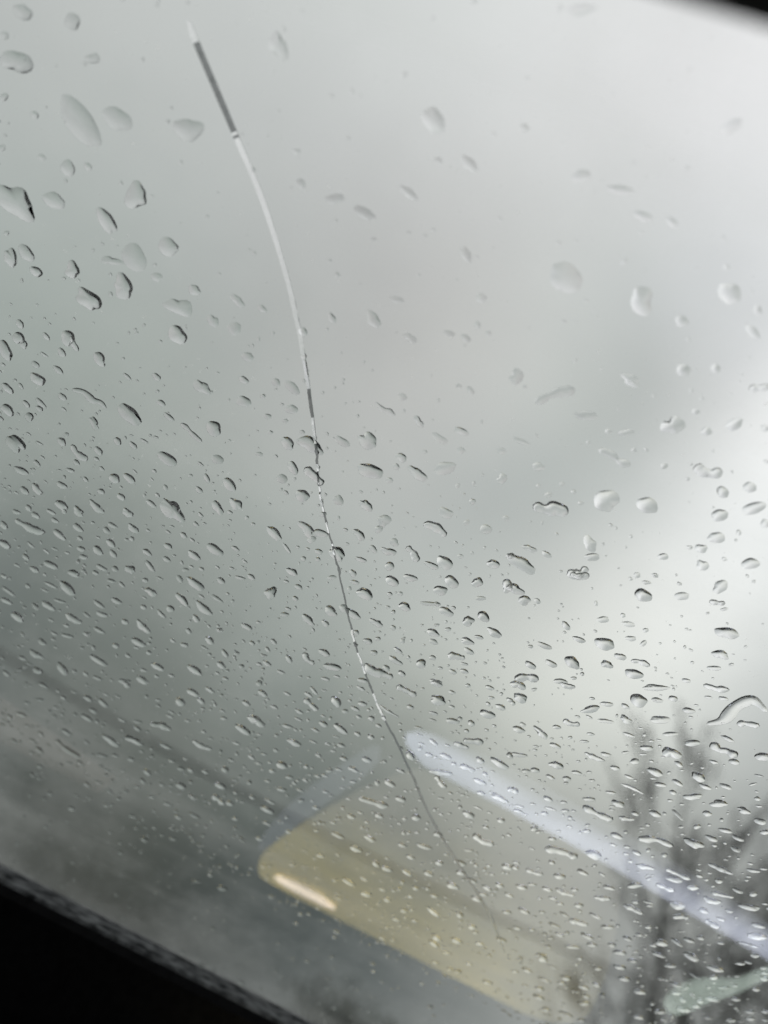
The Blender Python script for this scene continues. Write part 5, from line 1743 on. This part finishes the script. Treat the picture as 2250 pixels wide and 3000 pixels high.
["E",0,81.79,-41.85,0.97,0.7,-159],
["E",0,76.43,-48.25,0.99,0.71,-158],
["E",0,85.43,-4.74,1.01,0.5,-161],
["E",0,116.57,-51.27,1.1,0.62,-150],
["E",0,-58.42,13.97,0.79,0.54,170],
["E",0,-88.09,-14.74,0.87,0.6,-174],
["E",0,-64.61,-2.88,0.82,0.58,169],
["E",0,-56.53,-0.2,0.82,0.58,168],
["E",0,-72.44,-1.07,0.84,0.56,-176],
["E",0,-103.17,-32.05,0.9,0.64,-171],
["E",0,-55.53,-19.79,0.87,0.61,-178],
["E",0,-47.27,-25.59,0.88,0.63,-179],
["E",0,-38.01,-26.58,0.88,0.63,-180],
["E",0,-40.02,4.48,0.82,0.55,-180],
["E",0,0.86,8.28,0.82,0.54,-171],
["E",0,22.93,1.92,0.83,0.56,-173],
["E",0,10.19,-27.33,0.9,0.63,-155],
["E",0,33.03,-14.62,0.86,0.6,-159],
["E",0,92.76,16.52,0.76,0.55,-168],
["E",0,66.21,-48.55,0.91,0.71,-156],
["E",0,133.33,-45.61,0.86,0.74,-134],
["E",0,44.55,-21.3,0.95,0.52,-173],
["E",0,102.37,-37.5,0.95,0.58,-160],
["E",0,54.08,-0.43,0.73,0.58,-163],
["E",0,63.98,-5.68,0.74,0.59,-164],
["E",0,127.69,-56.64,0.89,0.66,118],
["E",0,-63.15,-9.23,0.85,0.49,-180],
["E",0,-100.67,-36.84,0.9,0.55,-177],
["E",0,-105.32,-30.13,0.89,0.54,-177],
["E",0,-45.93,-13.48,0.88,0.49,-169],
["E",0,-38.16,0.04,0.82,0.48,166],
["E",0,15.42,-2.77,0.84,0.48,-172],
["E",0,26.75,-3.73,0.84,0.48,-173],
["E",0,-16.54,-33.43,0.91,0.54,-169],
["E",0,6.29,-20.26,0.87,0.51,-171],
["E",0,45.07,-34.2,0.89,0.55,-173],
["E",0,48.91,-8.87,0.83,0.5,-160],
["E",0,90.72,-5.23,0.8,0.5,-163],
["E",0,84.91,-10.28,0.82,0.51,-162],
["E",0,98.19,-15.57,0.81,0.53,-145],
["E",0,118.84,-22.67,0.82,0.55,-163],
["E",0,123.97,-52.99,1.09,0.5,-150],
["E",0,11.37,11.67,0.73,0.44,-172],
["E",0,18.35,-41.49,0.83,0.55,-155],
["E",0,28.54,-36.24,0.81,0.55,-156],
["E",0,51.26,-31.12,0.79,0.55,-158],
["E",0,71.38,8.95,0.71,0.47,-164],
["E",0,52.56,-15.9,0.77,0.51,-175],
["E",0,110.62,-43.22,0.78,0.6,-139],
["E",0,22.01,-9.93,0.65,0.58,161],
["E",0,43.29,-29.78,0.67,0.64,-132],
["E",0,102.7,-10.15,0.63,0.6,123],
["E",0,86.23,10.08,0.77,0.38,-134],
["E",0,96.12,0.83,0.81,0.38,-175],
["E",0,102.87,9.51,0.75,0.39,-133],
["E",0,77.25,-15.01,0.83,0.42,-160],
["E",0,126.92,-23.67,0.81,0.45,-144],
["E",0,-43.35,-25.46,0.66,0.52,-176],
["E",0,-21.12,-9.24,0.65,0.48,-166],
["E",0,21.17,13.43,0.6,0.44,-174],
["E",0,29.63,10.33,0.61,0.45,-175],
["E",0,0.99,-13.29,0.65,0.5,-169],
["E",0,17.63,-2.01,0.63,0.47,-173],
["E",0,54.86,-0.97,0.61,0.48,-163],
["E",0,-56.15,-12.44,0.77,0.4,179],
["E",0,-23.59,-18.36,0.79,0.4,-170],
["E",0,7.24,-19.11,0.78,0.41,-171],
["E",0,14.68,-16.76,0.78,0.4,-159],
["E",0,81.17,8.71,0.7,0.38,-162],
["E",0,99.47,9.46,0.68,0.39,-148],
["E",0,91.53,-11.63,0.73,0.41,-161],
["E",0,-85.72,-6.95,0.63,0.39,-177],
["E",0,-85.25,-5.1,0.63,0.38,-177],
["E",0,-54.98,-11.59,0.64,0.4,-180],
["E",0,-39.51,-27.28,0.66,0.42,179],
["E",0,-20.56,12.79,0.61,0.35,178],
["E",0,-14.69,8.65,0.62,0.36,-171],
["E",0,7.24,13.12,0.61,0.35,-172],
["E",0,1.99,0.82,0.63,0.37,-171],
["E",0,7.62,2.74,0.62,0.37,-172],
["E",0,-23.47,-27.73,0.67,0.42,-168],
["E",0,-22.29,-26.91,0.67,0.42,-169],
["E",0,10.54,-11.0,0.64,0.39,-172],
["E",0,-4.7,-35.88,0.68,0.44,-169],
["E",0,12.59,-23.88,0.67,0.41,-157],
["E",0,20.83,-15.91,0.65,0.4,-158],
["E",0,-2.47,-43.83,0.69,0.45,-169],
["E",0,33.54,-24.3,0.66,0.42,-158],
["E",0,3.46,-42.64,0.7,0.44,-155],
["E",0,50.02,-25.55,0.65,0.43,-159],
["E",0,60.19,-2.06,0.61,0.39,-162],
["E",0,58.96,-3.18,0.61,0.39,-162],
["E",0,83.46,-0.94,0.59,0.4,-147],
["E",0,69.02,-17.9,0.63,0.42,-161],
["E",0,67.2,-24.93,0.65,0.42,-176],
["E",0,90.44,-22.53,0.63,0.43,-144],
["E",0,91.21,-34.22,0.65,0.45,-161],
["E",0,110.93,-23.0,0.62,0.44,-163],
["E",0,117.18,-26.76,0.62,0.45,-143],
["E",0,-18.74,9.54,0.51,0.34,-146],
["E",0,25.81,-22.95,0.53,0.41,-155],
["E",0,59.06,-11.17,0.5,0.4,-162],
["E",0,69.53,-25.96,0.53,0.42,177],
["E",0,66.84,-27.76,0.53,0.43,178],
["E",0,147.31,-57.12,0.54,0.5,-100],
["E",0,26.94,-40.16,0.69,0.33,-158],
["E",0,-2.35,-12.26,0.52,0.3,-171],
["E",0,-2.49,-29.1,0.55,0.31,-157],
["E",0,91.23,-18.73,0.5,0.32,-145],
["E",0,146.92,-44.74,0.5,0.37,-139],
]
CRACK_PATH = [[-86.62, 85.41], [-83.09, 81.73], [-69.26, 68.8], [-59.93, 60.1], [-50.53, 49.53], [-43.6, 40.52], [-35.15, 27.82], [-24.33, 8.87], [-16.52, -5.92], [-4.62, -22.18], [9.8, -42.87], [24.78, -59.76], [39.99, -73.43], [58.45, -91.54], [73.03, -103.14], [92.87, -117.81], [108.44, -133.35]]

def prof_h(rho, p):
    return max(0.0, 1 - rho * rho) ** p

def drop_polar(L, W, ang, H, rng, nseg, nring, irr, p=1.0):
    """one dome: flat foot plus a cap of its own; metres, in the glass frame"""
    ph = [rng.uniform(0, 6.283) for _ in range(5)]
    am = [irr * rng.uniform(.3, 1) / (k_ + 1.2) for k_ in range(5)]
    ca, sa = math.cos(ang), math.sin(ang)
    def out(th):
        return 1 + sum(am[k_] * math.cos((k_ + 2) * th + ph[k_]) for k_ in range(5))
    vv, ff = [], []
    sag = -PUSH
    for r_ in range(nring + 1):
        rho = 1 - (r_ / nring) ** 1.15 if r_ else 1.0
        if r_ == nring: break
        h = H * prof_h(rho, p)
        for s in range(nseg):
            th = 6.28318 * s / nseg
            x_, y_ = L / 2 * rho * out(th) * math.cos(th), W / 2 * rho * out(th) * math.sin(th)
            X, Y = x_ * ca - y_ * sa, x_ * sa + y_ * ca
            Y -= sag * W * (1 - rho) * 0.5
            vv.append((X, Y, h))
    vv.append((0, -sag * W * 0.5, H))
    apex = len(vv) - 1
    for r_ in range(nring - 1):
        for s in range(nseg):
            s2 = (s + 1) % nseg
            ff.append((r_ * nseg + s, r_ * nseg + s2, (r_ + 1) * nseg + s2, (r_ + 1) * nseg + s))
    lr = (nring - 1) * nseg
    for s in range(nseg):
        ff.append((lr + s, lr + (s + 1) % nseg, apex))
    ncap = len(ff)
    b0 = len(vv)
    for s in range(nseg):
        vv.append((vv[s][0], vv[s][1], BASE))
    for s in range(nseg):
        s2 = (s + 1) % nseg
        ff.append((b0 + s, b0 + s2, s2, s))
    ff.append(tuple(b0 + s for s in range(nseg - 1, -1, -1)))
    return vv, ff, ncap

def catmull(P, per):
    Q = [P[0] * 2 - P[1]] + P + [P[-1] * 2 - P[-2]]
    out = []
    for i in range(1, len(Q) - 2):
        for k_ in range(per):
            t = k_ / per
            a_, b_, c_, d_ = Q[i - 1], Q[i], Q[i + 1], Q[i + 2]
            out.append(.5 * ((2 * b_) + (c_ - a_) * t + (2 * a_ - 5 * b_ + 4 * c_ - d_) * t * t + (3 * b_ - a_ - 3 * c_ + d_) * t ** 3))
    out.append(P[-1])
    return out

def drop_stroke(P, W, H, rng, irr=0.25, p=1.0):
    """a winding drop: a dome swept along a path"""
    S = catmull(P, 7)
    m_ = len(S)
    NA = 8
    w1, w2 = rng.uniform(0, 6.28), rng.uniform(0, 6.28)
    vv, ff = [], []
    cen = S[m_ // 2].copy()
    for i, q in enumerate(S):
        t = i / (m_ - 1)
        tg = (S[min(i + 1, m_ - 1)] - S[max(i - 1, 0)]).normalized()
        nn = Vector((-tg.y, tg.x))
        e = max(0.0, 1 - abs(2 * t - 1) ** 5) ** .5
        wd = W / 2 * (e * (1 + irr * math.sin(6.28 * (1.2 * t) + w1) + irr * .6 * math.sin(6.28 * 2.6 * t + w2)) + .02)
        hh = H * wd / (W / 2)
        for k_ in range(NA + 1):
            s = -math.cos(math.pi * k_ / NA)
            sh = PUSH * .75 * (1 - s * s) * (1 if nn.y >= 0 else -1) * abs(nn.y)
            c_ = q + nn * ((s + sh * .5) * wd) - cen
            vv.append((c_.x, c_.y, hh * prof_h(s, p)))
    for i in range(m_ - 1):
        for k_ in range(NA):
            a_ = i * (NA + 1) + k_; b_ = a_ + NA + 1
            ff.append((a_, b_, b_ + 1, a_ + 1))
    ncap = len(ff)
    b0 = len(vv)
    rimv = [i * (NA + 1) for i in range(m_)] + [i * (NA + 1) + k_ for i in (m_ - 1,) for k_ in range(1, NA)] + [i * (NA + 1) + NA for i in range(m_ - 1, -1, -1)] + [k_ for k_ in range(NA - 1, 0, -1)]
    for r_ in rimv:
        vv.append((vv[r_][0], vv[r_][1], BASE))
    nr = len(rimv)
    for s in range(nr):
        s2 = (s + 1) % nr
        ff.append((b0 + s, rimv[s], rimv[s2], b0 + s2))
    ff.append(tuple(b0 + s for s in range(nr - 1, -1, -1)))
    return vv, ff, ncap, cen

def make_mesh(name, vv, ff, caps):
    me = bpy.data.meshes.new(name)
    me.from_pydata(vv, [], ff); me.update()
    sm = np.zeros(len(ff), dtype=bool)
    for a_, b_ in caps: sm[a_:b_] = True
    me.polygons.foreach_set('use_smooth', sm)
    me.materials.append(WM)
    bm = bmesh.new(); bm.from_mesh(me)
    bmesh.ops.recalc_face_normals(bm, faces=bm.faces)
    # the rim between cap and foot stays a crease
    for e in bm.edges:
        if len(e.link_faces) == 2 and (not e.link_faces[0].smooth or not e.link_faces[1].smooth): e.smooth = False
    bm.to_mesh(me); bm.free()
    return me

INDIVIDUAL = 298
HK, HF = 0.56, 0.36
stuff_v, stuff_f, stuff_caps = [], [], []
rng = random.Random(99)
placed = []
for i, row in enumerate(DROPS):
    kind, faint = row[0], row[1]
    hk = (HF if faint else HK) * rng.uniform(.82, 1.15)
    vy = (row[3] if kind == 'E' else row[3][1]) / 1000
    hk *= 1 - (.1 if faint else .36) * min(max((vy - .0) / .06, 0), 1)      # flatter drops higher on the pane
    wmm = float(row[5]) if kind == 'E' else float(row[2])
    hk *= min(1.0, (4.4 / max(wmm, .1)) ** .45)                  # big drops spread flat
    big = i < INDIVIDUAL
    if kind == 'E':
        u_, v_, L_, W_, A_ = [float(x) for x in row[2:7]]
        L_, W_ = L_ / 1000, W_ / 1000
        cpos = (u_ / 1000, v_ / 1000)
        H_ = hk * min(W_, L_ * .8) / 2 * 1.0
        if big and L_ / W_ > 2.3 and not faint:
            a_ = R(A_); ax = Vector((math.cos(a_), math.sin(a_))); pr = Vector((-ax.y, ax.x))
            c0 = Vector(cpos); bend = rng.uniform(-.22, .35) * W_; hl = L_ / 2 * .93
            P_ = [c0 - ax * hl - pr * bend, c0 - ax * hl * .35 + pr * bend * .5, c0 + ax * hl * .35 + pr * bend * .6, c0 + ax * hl - pr * bend]
            vv, ff, nc, cen = drop_stroke(P_, W_ * .92, H_, rng, .16)
            cpos = (cen.x, cen.y)
        else:
            ns, nr_ = (28, 7) if big else (12, 3)
            irr = rng.choice((.12, .18, .3)) if big else .18
            vv, ff, nc = drop_polar(L_, W_, R(A_), H_, rng, ns, nr_, irr)
        placed.append((cpos[0], cpos[1], L_ / 2))
    else:
        W_ = float(row[2]) / 1000; fl = row[3]
        P_ = [Vector((fl[k_] / 1000, fl[k_ + 1] / 1000)) for k_ in range(0, len(fl), 2)]
        vv, ff, nc, cen = drop_stroke(P_, W_, hk * W_ / 2, rng, .22)
        cpos = (cen.x, cen.y)
        for q in P_: placed.append((q.x, q.y, W_))
    if big:
        me = make_mesh("raindrop", vv, ff, [(0, nc)])
        o = bpy.data.objects.new("raindrop", me)
        col.objects.link(o)
        o.matrix_world = GLASS @ Matrix.Translation((cpos[0], cpos[1], 0))
        tag(o, row[-1], "raindrop", "raindrops on the windscreen")
    else:
        off, fo = len(stuff_v), len(stuff_f)
        stuff_v += [(a_[0] + cpos[0], a_[1] + cpos[1], a_[2]) for a_ in vv]
        stuff_f += [tuple(q + off for q in t) for t in ff]
        stuff_caps.append((fo, fo + nc))

# finest spray between the drops: too many to count
P_ = np.array(placed)
cnt = 0
while cnt < 4000:
    u_ = rng.uniform(-.15, .27); v_ = rng.uniform(-.24, .13)
    dens = .22 if v_ < -.165 else 1.0 if v_ < -.02 else (.35 if v_ < .03 else .12)
    if rng.random() > dens: continue
    s_ = rng.uniform(.00022, .0006) * (1 + .9 * rng.random() ** 3) * (1.45 if v_ < -.06 else 1.0)
    if np.any((P_[:, 0] - u_) ** 2 + (P_[:, 1] - v_) ** 2 < (P_[:, 2] + s_) ** 2): continue
    vv, ff, nc = drop_polar(s_ * rng.uniform(1, 1.6) * 1.4, s_ * 1.4, rng.uniform(0, 3.14), s_ * rng.uniform(.25, .4), rng, 8, 2, .15)
    off, fo = len(stuff_v), len(stuff_f)
    stuff_v += [(a_[0] + u_, a_[1] + v_, a_[2]) for a_ in vv]
    stuff_f += [tuple(q + off for q in t) for t in ff]
    stuff_caps.append((fo, fo + nc))
    cnt += 1
me = make_mesh("fine_rain_spray", stuff_v, stuff_f, stuff_caps)
o = bpy.data.objects.new("fine_rain_spray", me); col.objects.link(o); o.matrix_world = GLASS
tag(o, kind="stuff")

# ------------------------------------------------------------------ the crack in the glass
CM = bpy.data.materials.new("fractured_glass"); CM.use_nodes = True
n, l = CM.node_tree.nodes, CM.node_tree.links
n.clear()
co = n.new('ShaderNodeOutputMaterial')
cg = n.new('ShaderNodeBsdfGlass'); cg.inputs['IOR'].default_value = 1.5; cg.inputs['Roughness'].default_value = 0.04
l.new(cg.outputs[0], co.inputs[0])
P_ = [Vector((a_ / 1000, b_ / 1000)) for a_, b_ in CRACK_PATH]
S = catmull(P_, 24)
m_ = len(S)
CD = bpy.data.materials.new("fracture_dark_reflection"); CD.use_nodes = True  # dark tone painted in for facets mirroring the dim cabin
n, l = CD.node_tree.nodes, CD.node_tree.links
n.clear()
co = n.new('ShaderNodeOutputMaterial')
cg = n.new('ShaderNodeBsdfTransparent'); cg.inputs['Color'].default_value = (0.42, 0.43, 0.43, 1)
dg = n.new('ShaderNodeBsdfDiffuse'); dg.inputs['Color'].default_value = (0.08, 0.08, 0.08, 1)
dm = n.new('ShaderNodeMixShader')
dt_ = n.new('ShaderNodeTexNoise'); dt_.inputs['Scale'].default_value = 260; dt_.inputs['Detail'].default_value = 4
dtc = n.new('ShaderNodeTexCoord'); l.new(dtc.outputs['Object'], dt_.inputs['Vector'])
dmr = n.new('ShaderNodeMapRange'); dmr.inputs[1].default_value = .45; dmr.inputs[2].default_value = .8; dmr.inputs[4].default_value = .6
l.new(dt_.outputs['Fac'], dmr.inputs[0]); l.new(dmr.outputs[0], dm.inputs[0])
l.new(cg.outputs[0], dm.inputs[1]); l.new(dg.outputs[0], dm.inputs[2]); l.new(dm.outputs[0], co.inputs[0])
dcr = n.new('ShaderNodeValToRGB')
dcr.color_ramp.elements[0].position = .3; dcr.color_ramp.elements[1].position = .7
dcr.color_ramp.elements[0].color = (.27, .28, .28, 1); dcr.color_ramp.elements[1].color = (.52, .53, .53, 1)
l.new(dt_.outputs['Fac'], dcr.inputs['Fac']); l.new(dcr.outputs['Color'], cg.inputs['Color'])
rng = random.Random(5)
# by traced point 0 (top) .. 16 (bottom): half widths to the left and right of the line, in mm
kk = [0, .4, 1, 2, 3, 5, 6, 7, 8, 9, 11, 12, 14, 15.4, 16]
wl = [.30, .65, .78, .74, .72, .66, .56, .38, .30, .26, .30, .40, .52, .48, .15]
vv, ff, fm = [], [], []
edge = kink = 0.0; dark_l = dark_r = False
for i, q in enumerate(S):
    tg = (S[min(i + 1, m_ - 1)] - S[max(i - 1, 0)]).normalized()
    nn = Vector((-tg.y, tg.x))
    if nn.x < 0: nn = -nn                 # towards the right of the picture
    k_ = i / 24
    w_ = float(np.interp(k_, kk, wl)) / 1000 * (rng.uniform(.9, 1.1) if k_ > 5 else rng.uniform(.97, 1.03))
    if k_ < .9: dark_l, dark_r = False, False
    elif k_ < 2.05: dark_l, dark_r = (k_ < 1.9 or i % 2 == 0), k_ > 1.0
    elif k_ < 4.9: dark_l, dark_r = False, False
    elif k_ < 11.3:
        if i % 4 == 0:
            if k_ < 6.3: dark_l, dark_r = False, rng.random() < .6
            elif k_ < 7.3: dark_l, dark_r = rng.random() < .5, rng.random() < .5
            else: dark_l, dark_r = rng.random() < .45, rng.random() < .5
    else: dark_l, dark_r = True, i % 9 != 0
    edge += (rng.uniform(-.5, .5) - edge) * .25 if 4.9 < k_ < 11.3 else -edge * .5
    h_ = w_ * 1.0
    if k_ > 4.5 and k_ < 12.5:                 # kinks and slivers
        if i % 3 == 0: kink = rng.uniform(-1, 1) * (.00016 if k_ > 7 else .00009)
    else: kink = 0.0
    q = q + nn * kink
    if 4.8 < k_ < 11.5 and rng.random() < .10: w_ *= rng.uniform(1.3, 2.0)
    for s_, z_ in ((-1, BASE * 1.2), (edge + (.55 if k_ < 6 else .3), h_), (1, BASE * 1.2)):
        c_ = q + nn * (s_ * w_)
        vv.append((c_.x, c_.y, z_))
    fm.append((dark_l, dark_r))
mats_ = []
for i in range(m_ - 1):
    a_, b_ = i * 3, i * 3 + 3
    ff += [(a_, b_, b_ + 1, a_ + 1), (a_ + 1, b_ + 1, b_ + 2, a_ + 2), (a_ + 2, b_ + 2, b_, a_)]
    dl, dr_ = fm[i]
    mats_ += [1 if dl else 0, 1 if dr_ else 0, 0]
ff += [(0, 1, 2), ((m_ - 1) * 3 + 2, (m_ - 1) * 3 + 1, (m_ - 1) * 3)]
mats_ += [0, 0]
vv = [GLASS @ Vector(p) for p in vv]
crack = mesh_obj("crack", vv, ff, CM, windscreen)
crack.data.materials.append(CD)
crack.data.polygons.foreach_set('material_index', mats_)
crack['label'] = "long curved crack, white at top, dark and thin lower down"
bm = bmesh.new(); bm.from_mesh(crack.data); bmesh.ops.recalc_face_normals(bm, faces=bm.faces); bm.to_mesh(crack.data); bm.free()
